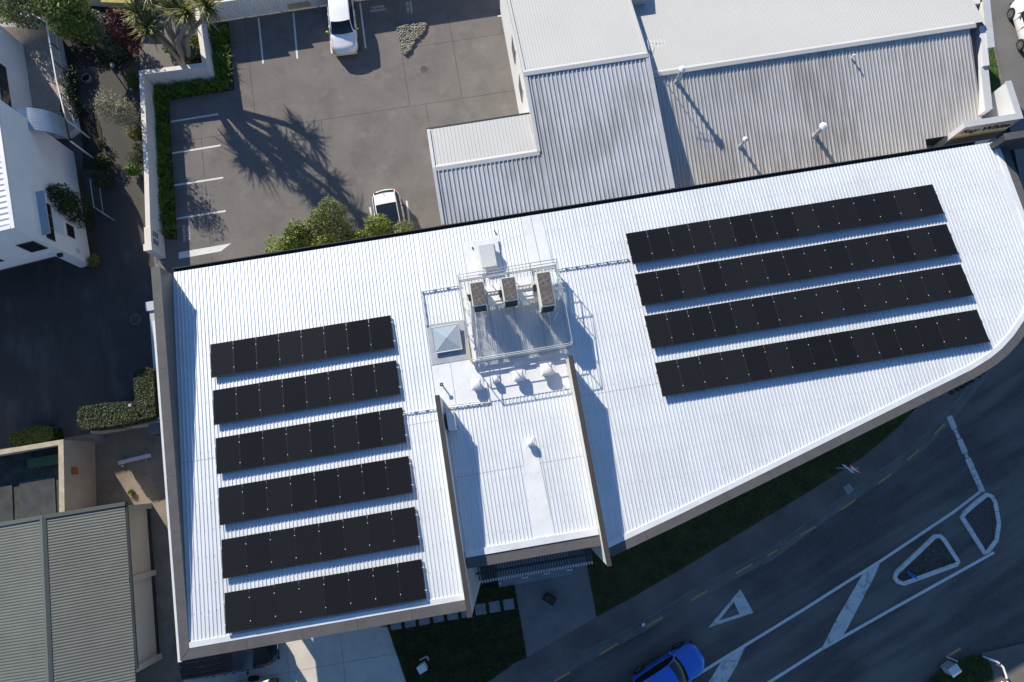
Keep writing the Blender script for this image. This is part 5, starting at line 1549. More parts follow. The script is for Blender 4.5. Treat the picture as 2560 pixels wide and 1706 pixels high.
make_car('parked_hatchback', 'small white hatchback with yellow mirrors and bumper lip at the fence', 'car', 3.84, 1.70, 1.50, M_PWHITE, 0.97, (0.66, 0.80, 0.98), 0.245, 0.41, 0.90, 0.985, 0.95, 2.45, (-10.85, 27.85, 0.0), R(-82.5), mirrors=M_PYEL, lip=M_PYEL)
make_car('parked_hatchback', 'white hatchback with black glass roof half hidden behind green bushes', 'car', 4.40, 1.77, 1.54, M_PWHITE, 1.00, (0.66, 0.80, 0.98), 0.23, 0.40, 0.90, 0.985, 1.0, 2.70, (-7.30, 14.30, 0.0), R(-78.5), black_roof=(0.40, 0.745))
sv = [(-3.66, 20.48), (0.41, 20.64)]
su_c = Vector(W2((sv[0][0] + sv[1][0]) / 2 + 0.05, (sv[0][1] + sv[1][1]) / 2 - 0.98))
make_car('black_wagon', 'glossy black van-like wagon parked under the front capping', 'car', 4.90, 1.86, 1.78, M_PBLACK, 1.08, (0.72, 0.90, 1.06), 0.22, 0.40, 0.95, 0.99, 1.05, 2.85, (su_c.x, su_c.y, 0.0), PHI, ribs=True, wheel_r=0.34)
make_car('blue_hatchback', 'bright blue hatchback driving along the shaded road', 'car', 4.05, 1.72, 1.48, M_PBLUE, 0.95, (0.66, 0.78, 0.95), 0.27, 0.44, 0.90, 0.985, 0.95, 2.50, (8.42, -11.02, ROADZ), R(30.2))
make_car('white_street_car', 'white car in the sunny street cut by the right photo edge', 'car', 3.75, 1.68, 1.52, M_PWHITE, 0.97, (0.66, 0.80, 0.98), 0.24, 0.41, 0.90, 0.985, 0.95, 2.25, (33.32, 27.85, 0.0), R(98))

# ================================================================ PLANTS
def leaf_mat(name, col, island=0.45, var=0.3):
    return mat(name, col, rough=0.55, var=var, scale=2.0, spec=0.35, island=island, leaf=True)
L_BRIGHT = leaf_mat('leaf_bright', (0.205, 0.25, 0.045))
L_MID = leaf_mat('leaf_mid', (0.105, 0.15, 0.03))
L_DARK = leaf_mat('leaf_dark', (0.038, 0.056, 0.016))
L_OLIVE = leaf_mat('leaf_olive', (0.25, 0.23, 0.13))
L_GREY = leaf_mat('leaf_grey_green', (0.19, 0.21, 0.14))
L_BURG = leaf_mat('leaf_burgundy', (0.085, 0.018, 0.026))
L_YELL = leaf_mat('leaf_yellow', (0.24, 0.19, 0.03))
L_RED = leaf_mat('leaf_red_green', (0.16, 0.10, 0.04))
L_SWORD = leaf_mat('leaf_sword', (0.16, 0.165, 0.04), island=0.55)
L_STRAP = leaf_mat('leaf_strap', (0.10, 0.18, 0.018), island=0.6)
L_DEAD = leaf_mat('leaf_dead', (0.26, 0.19, 0.13))
L_HEDGE = leaf_mat('leaf_hedge', (0.085, 0.105, 0.045))
M_BARK = mat('bark', (0.14, 0.11, 0.085), rough=0.9, var=0.25, scale=5, bump=0.4, bscale=25)
M_BARKG = mat('grey_bark', (0.24, 0.21, 0.18), rough=0.9, var=0.25, scale=5, bump=0.4, bscale=25)
def rnd_dir(rng):
    while True:
        v = Vector((rng.uniform(-1, 1), rng.uniform(-1, 1), rng.uniform(-1, 1)))
        if 0.05 < v.length < 1:
            return v.normalized()
def leaves(mb, rng, c, r, n, size, fill=0.45, zmin=0.05, up=0.35):
    c = Vector(c)
    lobes = [(rnd_dir(rng), rng.uniform(0.6, 1.38)) for _ in range(14)]
    for _ in range(n):
        d = rnd_dir(rng)
        k = 1.0
        for ld, lk in lobes:
            w = max(0, d.dot(ld)) ** 8
            k += (lk - 1) * w
        rad = k * (fill + (1 - fill) * rng.random() ** 0.5)
        p = c + Vector((d.x * r[0], d.y * r[1], d.z * r[2])) * rad
        if p.z < zmin:
            p.z = zmin + rng.random() * 0.1
        nrm = (d + rnd_dir(rng) * 0.9 + Vector((0, 0, up))).normalized()
        a = nrm.orthogonal().normalized()
        a = Matrix.Rotation(rng.uniform(0, 6.28), 3, nrm) @ a
        b = nrm.cross(a)
        s = size * rng.choice((0.55, 0.8, 1.0, 1.25, 1.6))
        tip = nrm * (-0.15 * s)
        mb.add([p - a * s * 0.5, p + b * s * 0.26, p + a * s * 0.5 + tip, p - b * s * 0.26], [(0, 1, 2, 3)])
def shrub(name, label, cat, base, blobs, n, size, lm, group=None, trunk_r=0.05, seed=1, bark=M_BARK, fill=0.45, limbs=True, mats2=None, split=0.0):
    rng = random.Random(seed)
    t = thing(name, label, cat, base, group)
    mb = MB()
    tot = sum((b[3] * b[4] * b[5]) ** 0.66 for b in blobs)
    for b in blobs:
        leaves(mb, rng, (base[0] + b[0], base[1] + b[1], base[2] + b[2]), b[3:6], int(n * (b[3] * b[4] * b[5]) ** 0.66 / tot), size, fill)
    o = mb.build('crown', [lm] + ([mats2] if mats2 else []), t, recalc=False)
    if mats2:
        me = o.data
        idx = [1 if rng.random() < split else 0 for _ in me.polygons]
        me.polygons.foreach_set('material_index', idx)
    mb = MB()
    top = Vector((base[0], base[1], base[2] + min(b[2] for b in blobs)))
    mb.tube([(base[0], base[1], base[2] - 0.05), (base[0] + 0.03, base[1], base[2] + (top.z - base[2]) * 0.5), top], trunk_r, 7, r_end=trunk_r * 0.7)
    if limbs:
        for b in blobs:
            c = Vector((base[0] + b[0], base[1] + b[1], base[2] + b[2]))
            mid = top.lerp(c, 0.5) + rnd_dir(rng) * 0.1
            mb.tube([top, mid, c], trunk_r * 0.6, 6, r_end=trunk_r * 0.3)
            for _ in range(4):
                d = rnd_dir(rng)
                e = c + Vector((d.x * b[3], d.y * b[4], abs(d.z) * b[5])) * 0.75
                mb.tube([c, c.lerp(e, 0.5) + rnd_dir(rng) * 0.06, e], trunk_r * 0.32, 5, r_end=trunk_r * 0.1)
    mb.build('trunk', bark, t, smooth=True)
    return t
def at(u, v):
    return W(u, v, 0)
# row of bushes behind the solar building
gb = 'bushes behind the rear gutter'
shrub('bush', 'leftmost low bush at the gutter, light green', 'bush', at(4.0, -1.75), [(0, 0, 1.9, 1.0, 1.0, 1.5), (0.6, 0.5, 2.5, 0.8, 0.8, 0.9)], 3400, 0.14, L_BRIGHT, gb, seed=21, mats2=L_MID, split=0.4)
shrub('bush', 'dense green bush second from the left at the gutter', 'bush', at(5.15, -2.3), [(0, 0, 2.1, 0.95, 0.95, 1.6), (-0.1, 0.35, 2.9, 0.75, 0.75, 0.8)], 3600, 0.14, L_MID, gb, seed=22, mats2=L_BRIGHT, split=0.45)
shrub('bush', 'tallest bush at the gutter, feathery dull olive green', 'tree', at(6.95, -3.0), [(0, 0, 2.8, 1.25, 1.1, 1.3), (0.2, 0.5, 3.5, 0.9, 0.85, 0.7), (0.5, -0.5, 2.4, 1.1, 1.0, 1.2), (-0.7, -0.2, 2.6, 0.8, 0.8, 0.9)], 7200, 0.11, leaf_mat('leaf_feathery', (0.14, 0.165, 0.05)), gb, seed=23)
shrub('bush', 'yellow-green low bush in front of the tallest one', 'bush', at(6.6, -1.75), [(0, 0, 2.0, 0.95, 0.6, 1.6), (0.5, 0.1, 2.7, 0.7, 0.55, 0.8)], 3200, 0.10, leaf_mat('leaf_lime', (0.18, 0.21, 0.025)), gb, seed=24)
shrub('bush', 'small green bush between the tallest bush and the white hatchback', 'bush', at(8.4, -1.75), [(0, 0, 1.9, 0.75, 0.6, 1.4), (0.1, 0.2, 2.6, 0.5, 0.5, 0.6)], 2200, 0.13, L_MID, gb, seed=25, mats2=L_BRIGHT, split=0.3)
shrub('bush', 'round bright bush over the white hatchback bonnet', 'bush', at(9.65, -2.05), [(0, 0, 2.1, 0.85, 0.75, 1.6), (0.0, 0.3, 3.0, 0.65, 0.6, 0.7)], 3000, 0.14, L_BRIGHT, gb, seed=26, mats2=L_MID, split=0.35)
shrub('bush', 'rightmost bush at the gutter with pale brownish twigs', 'bush', at(10.95, -1.8), [(0, 0, 1.9, 0.8, 0.7, 1.4), (0.1, 0.2, 2.7, 0.55, 0.5, 0.6)], 2200, 0.13, L_MID, gb, seed=27, mats2=L_OLIVE, split=0.35)

# strap-leaved border along the car park wall
def strap_leaf(mb, rng, base, length, w, az, lean, droop, segs=3, mi=0):
    d = Vector((math.cos(az), math.sin(az), 0))
    side = Vector((-d.y, d.x, 0)) * w / 2
    pts = []
    p = Vector(base)
    el = lean
    for k in range(segs + 1):
        ww = side * (1 - (k / segs) ** 2 * 0.92)
        pts += [p - ww, p + ww]
        p = p + (d * math.cos(el) + Vector((0, 0, 1)) * math.sin(el)) * (length / segs)
        el -= droop / segs
    mb.add(pts, [(2 * k, 2 * k + 1, 2 * k + 3, 2 * k + 2) for k in range(segs)], mi)
def border(quads, dens, seed, hgt):
    rng = random.Random(seed)
    mb = MB()
    for (a, b, c, d) in quads:
        a, b, c, d = map(Vector, (a, b, c, d))
        area = ((b - a).length + (c - d).length) / 2 * ((d - a).length + (c - b).length) / 2
        for _ in range(int(area * dens)):
            s, t_ = rng.random(), rng.random()
            p = a.lerp(b, s).lerp(d.lerp(c, s), t_)
            q = W2(p.x, p.y)
            for k in range(9):
                strap_leaf(mb, rng, (q[0] + rng.uniform(-.07, .07), q[1] + rng.uniform(-.07, .07), rng.uniform(0, 0.18)), hgt * rng.uniform(0.6, 1.2), 0.06, rng.uniform(0, 6.28), rng.uniform(0.6, 1.45), rng.uniform(0.6, 2.0))
    return mb
quads = [((-3.48, -14.85), (-2.75, -14.3), (-2.98, -9.1), (-3.60, -9.1)), ((-3.60, -9.1), (-2.98, -9.1), (-2.88, -4.75), (-3.72, -4.9)), ((-3.4, -14.9), (0.6, -14.85), (0.6, -14.1), (-3.2, -14.0)), ((0.55, -18.7), (1.45, -18.7), (1.3, -14.15), (0.5, -14.15))]
o = border(quads, 22, 31, 0.66).build('strap_leaf_border', L_STRAP, origin=W(-3.2, -10, 0), recalc=False)
tag(o, 'strap-leaved green border planted along the white car park wall', 'plants'); o['kind'] = 'stuff'
structure('planting_soil', MB().prism([W2(-3.5, -14.9), W2(-2.7, -14.2), W2(-2.9, -4.6), W2(-3.75, -4.8)], 0.0, 0.02), M_SOIL)
structure('planting_soil', MB().prism([W2(-3.4, -14.87), W2(1.5, -14.87), W2(1.5, -14.0), W2(-2.7, -14.0)], 0.0, 0.025), M_SOIL)
structure('planting_soil', MB().prism([W2(0.46, -18.9), W2(1.55, -18.9), W2(1.5, -14.87), W2(0.48, -14.87)], 0.0, 0.022), M_SOIL)

# giant yucca behind the wall
rng = random.Random(77)
yb = (-20.75, 25.25, 0)
yuc = thing('yucca_tree', 'tall many-headed yucca with sword leaves and dead brown skirts', 'tree', yb)
heads = [(3.3, 0.2, 6.1), (2.5, 1.3, 5.5), (2.0, 2.6, 4.7), (0.15, 1.4, 5.0), (-0.75, 0.85, 4.2), (0.95, 2.1, 4.7), (1.5, 0.4, 5.3), (2.3, 0.0, 5.8), (-1.1, 1.9, 5.2), (0.0, 2.9, 5.7), (-0.3, 0.3, 3.9), (1.2, 1.2, 6.2)]
heads = [(1.0 + (a - 1.0) * 1.22, 1.25 + (b - 1.25) * 1.22, c) for a, b, c in heads]
mb_t, mb_l, mb_d = MB(), MB(), MB()
for k, (dx, dy, z) in enumerate(heads):
    b0 = Vector((yb[0] + rng.uniform(-.25, .25), yb[1] + rng.uniform(-.2, .2), -0.05))
    hd = Vector((yb[0] + dx, yb[1] + dy, z))
    m1 = b0.lerp(hd, 0.45) + Vector((-dx * 0.15, -dy * 0.15, 0.4)); m2 = b0.lerp(hd, 0.8) + Vector((0, 0, 0.05))
    mb_t.tube([b0, m1, m2, hd], 0.17, 9, r_end=0.10)
    for _ in range(85):
        d = rnd_dir(rng)
        if d.z < -0.35: d.z = -d.z
        az = math.atan2(d.y, d.x); el = math.asin(max(-1, min(1, d.z)))
        strap_leaf(mb_l, rng, hd + Vector((0, 0, rng.uniform(-0.35, 0.15))), rng.uniform(0.8, 1.4), 0.095, az, el, rng.uniform(0.2, 1.0), 3)
    for _ in range(60):
        az = rng.uniform(0, 6.28); s = rng.uniform(0.0, 0.30)
        p = hd.lerp(m2, s) + Vector((0, 0, -0.2 - 1.3 * s * rng.random()))
        strap_leaf(mb_d, rng, p, rng.uniform(0.5, 0.9), 0.07, az, rng.uniform(-1.2, -0.1), rng.uniform(0.3, 1.0), 3)
mb_t.build('trunk', M_BARKG, yuc, smooth=True)
mb_l.build('crown', L_SWORD, yuc, recalc=False)
mb_d.build('dead_leaf_skirt', L_DEAD, yuc, recalc=False)
for a, b, c in ((Vector((2.3, 1.2, 4.6)), Vector((2.9, 0.6, 3.9)), Vector((3.1, 0.5, 3.0))), (Vector((-0.8, 0.7, 3.9)), Vector((-1.1, 0.2, 3.2)), Vector((-1.0, 0.0, 2.6)))):
    o_ = Vector(yb)
    MB().tube([o_ + a, o_ + a.lerp(b, .5) + Vector((.1, .1, .05)), o_ + b, o_ + c], 0.10, 7, r_end=0.03).build('hanging_stalk', M_BARKG, yuc, smooth=True)
# plants round the yucca and in the garden
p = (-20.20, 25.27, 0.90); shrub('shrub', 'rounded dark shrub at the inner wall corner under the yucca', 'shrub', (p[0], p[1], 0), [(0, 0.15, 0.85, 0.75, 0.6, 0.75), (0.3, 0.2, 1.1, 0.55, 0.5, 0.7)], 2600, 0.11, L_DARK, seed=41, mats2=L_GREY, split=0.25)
p = (-20.07, 26.17, 1.00); shrub('shrub', 'bright yellow-green shrub beside the wall above the dark rounded one', 'shrub', (p[0], p[1], 0), [(0, 0.3, 0.9, 0.45, 0.6, 0.8), (-0.25, 0.9, 1.3, 0.3, 0.45, 0.5)], 1300, 0.12, L_BRIGHT, seed=42)
p = (-21.99, 26.40, 0.00); shrub('shrub', 'small lime plant at the foot of the yucca trunks', 'shrub', (p[0], p[1], 0), [(0, 0, 0.4, 0.45, 0.4, 0.4)], 500, 0.12, L_BRIGHT, seed=43, limbs=False)
p = (-23.20, 20.59, 2.90); shrub('olive_tree', 'small silvery olive-like tree leaning over the driveway', 'tree', (p[0], p[1], 0), [(0, 0, 2.6, 1.15, 1.05, 1.2), (-0.5, 0.2, 3.4, 0.8, 0.8, 0.7), (0.6, -0.2, 3.3, 0.75, 0.8, 0.7)], 3000, 0.10, L_OLIVE, seed=44, trunk_r=0.07, bark=M_BARKG, fill=0.3, mats2=L_GREY, split=0.35)
p = (-23.31, 20.29, 0.75); shrub('shrub', 'reddish yellow shrub against the white wall below the olive tree', 'shrub', (p[0], p[1], 0), [(0, 0, 0.75, 0.45, 0.5, 0.6)], 900, 0.12, L_RED, seed=45, mats2=L_BRIGHT, split=0.5)
p = (-23.34, 18.91, 0.40); shrub('topiary_ball', 'larger clipped topiary ball beside the white wall', 'shrub', (p[0], p[1], 0), [(0, 0, 0.42, 0.40, 0.40, 0.40)], 1500, 0.06, L_HEDGE, 'clipped topiary balls', seed=46, limbs=False, fill=0.85)
p = (-23.38, 19.52, 0.30); shrub('topiary_ball', 'smaller clipped topiary ball beside the white wall', 'shrub', (p[0], p[1], 0), [(0, 0, 0.32, 0.28, 0.28, 0.30)], 900, 0.055, L_HEDGE, 'clipped topiary balls', seed=47, limbs=False, fill=0.85)
p = (-23.35, 17.97, 0.00); shrub('shrub', 'bright green shrub against the wall below the topiary balls', 'shrub', (p[0], p[1], 0), [(0, 0, 0.55, 0.45, 0.40, 0.5)], 800, 0.13, leaf_mat('leaf_fresh', (0.09, 0.16, 0.02)), seed=48, limbs=False)
p = (-24.07, 24.16, 0.00); shrub('shrub', 'light green shrub at the outer wall corner', 'shrub', (p[0], p[1], 0), [(0, 0, 0.5, 0.35, 0.6, 0.5)], 700, 0.11, L_MID, seed=49, limbs=False)
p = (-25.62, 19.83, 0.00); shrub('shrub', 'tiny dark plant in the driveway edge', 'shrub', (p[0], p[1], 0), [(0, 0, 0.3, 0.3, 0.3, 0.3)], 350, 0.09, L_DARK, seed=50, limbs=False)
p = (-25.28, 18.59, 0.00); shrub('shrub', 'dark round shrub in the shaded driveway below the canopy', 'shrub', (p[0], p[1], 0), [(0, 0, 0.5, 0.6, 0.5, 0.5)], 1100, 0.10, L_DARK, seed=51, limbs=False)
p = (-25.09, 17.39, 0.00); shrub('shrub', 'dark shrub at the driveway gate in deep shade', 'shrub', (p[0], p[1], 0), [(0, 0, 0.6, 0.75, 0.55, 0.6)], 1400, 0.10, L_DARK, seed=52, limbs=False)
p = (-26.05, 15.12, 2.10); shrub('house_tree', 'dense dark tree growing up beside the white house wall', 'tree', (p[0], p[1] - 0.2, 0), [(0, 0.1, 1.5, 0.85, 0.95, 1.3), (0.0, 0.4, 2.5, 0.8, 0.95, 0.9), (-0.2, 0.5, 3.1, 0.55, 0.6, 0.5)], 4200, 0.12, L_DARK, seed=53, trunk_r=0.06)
p = (-25.29, 12.19, 0.00); shrub('shrub', 'small yellow-leaved plant at the house corner', 'shrub', (p[0], p[1], 0), [(0, 0, 0.35, 0.38, 0.42, 0.35)], 700, 0.10, L_YELL, seed=54, limbs=False)
p = (-21.74, -1.47, 0.00); shrub('shrub', 'tiny green weed beside the sunlit alley strip', 'weed', (p[0], p[1], 0), [(0, 0, 0.12, 0.20, 0.20, 0.14)], 160, 0.09, leaf_mat('leaf_fresh', (0.09, 0.16, 0.02)), seed=55, limbs=False)
p = (-30.37, 28.12, 2.00); shrub('garden_tree', 'leafy mid-green tree at the top left photo corner', 'tree', (p[0], p[1], 0), [(0, 0, 1.9, 1.5, 1.2, 1.3), (-1.2, 0.1, 2.0, 1.2, 1.1, 1.2)], 5200, 0.14, L_MID, seed=56, mats2=L_GREY, split=0.3)
p = (-26.85, 26.63, 3.60); shrub('garden_tree', 'bright green leafy tree right of the terrace wall', 'tree', (p[0], p[1], 0), [(0, 0, 3.4, 1.25, 1.2, 1.5), (-0.5, 0.4, 4.2, 0.9, 0.9, 0.9), (0.6, -0.3, 2.8, 1.1, 1.0, 1.3), (0.9, 0.5, 3.9, 0.8, 0.8, 0.9)], 7000, 0.15, L_BRIGHT, seed=57, mats2=L_MID, split=0.4)
p = (-25.73, 26.86, 2.40); shrub('shrub', 'grey-green spiky shrub left of the burgundy one', 'shrub', (p[0], p[1], 0), [(0, 0, 2.2, 0.85, 0.75, 1.1), (-0.3, 0.4, 2.9, 0.5, 0.5, 0.5), (0.2, -0.3, 1.2, 0.7, 0.7, 0.9)], 3200, 0.13, L_GREY, seed=58)
p = (-24.02, 26.63, 2.40); shrub('shrub', 'burgundy-leaved shrub left of the yucca', 'shrub', (p[0], p[1], 0), [(0, 0, 2.1, 0.95, 0.7, 1.1), (0.2, 0.3, 2.8, 0.6, 0.5, 0.5), (-0.1, -0.2, 1.1, 0.8, 0.7, 0.9)], 3400, 0.13, L_BURG, seed=59)
p = (-25.13, 26.12, 0.90); shrub('shrub', 'pale-leaved round shrub in the middle of the shaded garden', 'shrub', (p[0], p[1], 0), [(0, 0, 0.8, 0.75, 0.8, 0.8), (-0.2, 0.3, 1.3, 0.5, 0.5, 0.4)], 2000, 0.12, L_GREY, seed=60, mats2=L_DARK, split=0.5)
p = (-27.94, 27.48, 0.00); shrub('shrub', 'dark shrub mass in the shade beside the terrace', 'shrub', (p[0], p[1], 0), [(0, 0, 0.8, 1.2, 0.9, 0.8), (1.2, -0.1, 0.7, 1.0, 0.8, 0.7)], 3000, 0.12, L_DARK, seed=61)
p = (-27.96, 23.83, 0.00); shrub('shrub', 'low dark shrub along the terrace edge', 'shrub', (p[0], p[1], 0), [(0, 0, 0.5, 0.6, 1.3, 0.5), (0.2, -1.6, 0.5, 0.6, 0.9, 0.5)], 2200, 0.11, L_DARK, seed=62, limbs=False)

# clipped hedges
def hedge(pts, h, label, seed, n, lm):
    rng = random.Random(seed)
    P = [W2(*p) for p in pts]
    c = sum((Vector(p) for p in P), Vector((0, 0))) / len(P)
    t = thing('clipped_hedge', label, 'hedge', (c.x, c.y, 0), 'clipped hedges by the driveway')
    ins = []
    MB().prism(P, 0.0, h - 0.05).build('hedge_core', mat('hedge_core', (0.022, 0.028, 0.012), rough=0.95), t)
    xs, ys = [p[0] for p in pts], [p[1] for p in pts]
    mb = MB()
    def inside(x, y):
        r = False
        for i in range(len(pts)):
            (x1, y1), (x2, y2) = pts[i], pts[i - 1]
            if (y1 > y) != (y2 > y) and x < (x2 - x1) * (y - y1) / (y2 - y1) + x1: r = not r
        return r
    def leaf(p, nrm):
        nrm = (Vector(nrm) + rnd_dir(rng) * 0.8).normalized()
        a = Matrix.Rotation(rng.uniform(0, 6.28), 3, nrm) @ nrm.orthogonal().normalized(); b = nrm.cross(a); s = rng.uniform(0.05, 0.11)
        p = Vector(p)
        mb.add([p - a * s * .5, p + b * s * .3, p + a * s * .5, p - b * s * .3], [(0, 1, 2, 3)])
    k = 0
    while k < n:
        x, y = rng.uniform(min(xs), max(xs)), rng.uniform(min(ys), max(ys))
        if inside(x, y):
            leaf(W(x, y, h - 0.05 + rng.uniform(-0.02, 0.07)), (0, 0, 1)); k += 1
    for i in range(len(pts)):
        a, b = Vector(pts[i]), Vector(pts[(i + 1) % len(pts)])
        for _ in range(int((b - a).length * h * n / 12)):
            q = a.lerp(b, rng.random()); d = Vector(W2(*(b))) - Vector(W2(*a)); nn = (d.y, -d.x, 0)
            leaf(W(q.x + rng.uniform(-.05, .05), q.y + rng.uniform(-.05, .05), rng.uniform(0.05, h)), Vector(nn).normalized())
    mb.build('hedge_leaves', lm, t, recalc=False)
hedge([(-8.05, 5.53), (-7.85, 5.14), (-6.63, 5.17), (-4.85, 5.35), (-4.87, 3.75), (-4.67, 3.54), (-4.18, 3.49), (-3.72, 3.75), (-3.81, 6.30), (-4.62, 6.38), (-6.35, 6.48), (-7.71, 6.40), (-8.02, 6.14)], 2.4, 'clipped L-shaped hedge at the end of the driveway', 71, 5200, L_HEDGE)
hedge([(-12.77, 5.75), (-11.29, 5.50), (-10.38, 5.78), (-10.34, 6.35), (-10.66, 6.54), (-12.80, 6.43)], 0.95, 'small half-shaded clipped hedge above the lichen parapet', 72, 2200, L_MID)
p = (-20.85, 3.28, 2.60)
t = thing('garden_spotlight', 'small garden spotlight standing up in the L-shaped hedge', 'lamp', (p[0], p[1], 2.4))
MB().tube([(p[0], p[1], 2.3), (p[0], p[1], 2.65)], 0.02, 6).build('stem', M_BLACK, t)
MB().cyl((p[0], p[1], 2.65), 0.06, 0.12, 10, 0.08).build('head', M_STEEL, t)

# grass blades on the lawns
def in_poly(x, y, P):
    r = False
    for i in range(len(P)):
        (x1, y1), (x2, y2) = P[i][:2], P[i - 1][:2]
        if (y1 > y) != (y2 > y) and x < (x2 - x1) * (y - y1) / (y2 - y1) + x1: r = not r
    return r
def turf(P, z, n, label, seed, lm, h=0.07):
    rng = random.Random(seed); mb = MB(); k = 0
    xs, ys = [p[0] for p in P], [p[1] for p in P]
    while k < n:
        x, y = rng.uniform(max(-40, min(xs)), min(40, max(xs))), rng.uniform(max(-14, min(ys)), max(ys))
        k += 1
        if not in_poly(x + rng.gauss(0, 0.05), y + rng.gauss(0, 0.05), P): continue
        a = rng.uniform(0, 6.28); s = rng.uniform(0.5, 1.3)
        dx, dy = math.cos(a) * 0.018, math.sin(a) * 0.018
        mb.add([(x - dx, y - dy, z - 0.01), (x + dx, y + dy, z - 0.01), (x + rng.uniform(-.05, .05), y + rng.uniform(-.05, .05), z + h * s)], [(0, 1, 2)])
    o = mb.build('grass', lm, recalc=False); o['kind'] = 'stuff'
    return tag(o, label, 'grass')
L_GRASS = leaf_mat('leaf_grass', (0.115, 0.12, 0.045), island=0.6)
turf(LAWN_L, -0.01, 60000, 'short dark grass on the lawn below the entrance', 81, L_GRASS)
turf(LAWN_R, -0.01, 90000, 'short dark grass between the angled facade and the footpath', 82, L_GRASS)
turf(CORN, 0.02, 7000, 'rough grass on the corner across the road', 83, L_GRASS)
turf([along(SX[0], -8, -1.15), along(SX[0], -8, -0.16), along(SX[1], 2.2, -0.16), along(SX[1], 2.2, -1.15)], 0.03, 9000, 'bright green grass of the sunny street verge', 84, leaf_mat('leaf_verge', (0.075, 0.13, 0.022), island=0.5))

# ================================================================ SMALL THINGS
# rock bed in the car park
rng = random.Random(91)
RB = [(-7.46, 27.97), (-7.05, 28.13), (-5.70, 28.37), (-5.59, 28.25), (-5.62, 27.86), (-6.29, 26.98), (-6.76, 26.16), (-7.01, 26.14), (-7.22, 27.10)]
c = sum((Vector(p) for p in RB), Vector((0, 0))) / len(RB)
rk = thing('rock_bed', 'triangular bed of pale river stones in the car park', 'rocks', (c.x, c.y, 0))
MB().prism(RB, -0.01, 0.06).build('bed_mortar', mat('dark_mortar', (0.09, 0.085, 0.075), rough=0.95, var=0.2), rk)
mb = MB()
xs, ys = [p[0] for p in RB], [p[1] for p in RB]
k = 0
pts = []
tries = 0
while tries < 4000 and len(pts) < 260:
    tries += 1
    x, y = rng.uniform(min(xs), max(xs)), rng.uniform(min(ys), max(ys))
    if not in_poly(x, y, RB) or any((x - a) ** 2 + (y - b) ** 2 < 0.014 for a, b in pts): continue
    pts.append((x, y))
    sub = MB().blob((0, 0, 0), (rng.uniform(.09, .15), rng.uniform(.05, .08), rng.uniform(.06, .10)), 7, 5)
    rot = Matrix.Rotation(rng.uniform(-0.2, 1.1), 3, 'Z') @ Matrix.Rotation(rng.uniform(-.4, .4), 3, 'Y')
    mb.add([rot @ Vector(v) + Vector((x, y, 0.09)) for v in sub.v], sub.f)
o = mb.build('river_stone', mat('river_stone', (0.30, 0.28, 0.23), rough=0.85, var=0.2, scale=3, island=0.35), rk, smooth=True)
o['kind'] = 'stuff'
# stepping stones
for k in range(9):
    u = 7.30 + k * 0.792
    o = MB().uvbox(u - 0.30, u + 0.30, 19.36, 19.94, -0.04, 0.02).build('stepping_stone', M_STONE, origin=W(u, 19.64, 0), bevel=0.01)
    tag(o, (['first', 'second', 'third', 'fourth', 'fifth', 'sixth', 'seventh', 'eighth', 'ninth'][k]) + ' square stepping stone counted from the concrete forecourt', 'paver', 'square stepping stones in the lawn')
# posts by the landing
for k, (q, lab) in enumerate((((0.70, -5.97, 0.00), 'left'), ((1.91, -5.76, 0.00), 'middle'), ((3.16, -5.57, 0.00), 'right'))):
    t = thing('door_post', lab + ' slim dark post with a white crossbar at the entrance landing', 'post', (q[0], q[1], 0), 'posts on the entrance landing')
    MB().box((q[0], q[1], 0.0), (0.07, 0.07, 1.0), PHI).build('post', M_BLACK, t)
    MB().box((q[0], q[1], 1.001), (0.34, 0.06, 0.05), PHI).build('crossbar', M_WHITEP, t)
q = (-0.66, -6.44, 0.00)
tag(MB().cyl((q[0], q[1], 0.0), 0.05, 0.10, 10).build('ground_light', M_WHITEP, origin=(q[0], q[1], 0)), 'tiny white ground light on the landing corner', 'lamp')
q = (2.08, -7.25, 0.20)
t = thing('planter_box', 'black rectangular planter box standing askew on the entrance paving', 'planter', (q[0], q[1], 0))
MB().box((q[0], q[1], 0.0), (0.64, 0.45, 0.40), R(-32)).build('box', mat('black_planter', (0.016, 0.016, 0.018), rough=0.5, var=0.1), t, bevel=0.02)
MB().box((q[0], q[1], 0.401), (0.56, 0.37, 0.01), R(-32)).build('soil', M_SOIL, t)
d = Vector((math.cos(R(-32)), math.sin(R(-32)))); nn = Vector((d.y, -d.x)) * 0.24
MB().box((q[0] + nn.x, q[1] + nn.y, 0.34), (0.62, 0.03, 0.05), R(-32)).build('edge_trim', M_LEAD, t)
# white pedestal and corner edging on the lawn
q = (-4.87, -10.76, 0.25)
t = thing('service_pedestal', 'white square service pedestal standing in the dark lawn', 'pedestal', (q[0], q[1], 0))
MB().box((q[0], q[1], -0.02), (0.42, 0.36, 0.55), R(32)).build('cabinet', M_WHITEP, t, bevel=0.02)
MB().box((q[0], q[1], 0.531), (0.46, 0.40, 0.03), R(32)).build('lid', M_WHITEP, t)
P = [(-5.06, -10.43), (-4.67, -10.23), (-4.55, -10.44)]
t = thing('corner_edging', 'pale right-angled edging piece beside the white pedestal', 'edging', (P[1][0], P[1][1], 0))
MB().tube([(P[0][0], P[0][1], 0.12), (P[1][0], P[1][1], 0.12)], 0.05, 6).build('edge', M_STONE, t)
MB().tube([(P[1][0], P[1][1], 0.121), (P[2][0], P[2][1], 0.121)], 0.05, 6).build('edge', M_STONE, t)
H_ = [(-7.24, -8.75), (-6.94, -8.69), (-6.72, -8.83), (-6.63, -8.95), (-6.48, -8.96)]
tag(MB().tube([(p[0], p[1], 0.03) for p in H_], 0.025, 6).build('red_hose', mat('red_rubber', (0.35, 0.02, 0.03), rough=0.5), origin=(H_[0][0], H_[0][1], 0)), 'short red hose lying beside the concrete forecourt', 'hose')
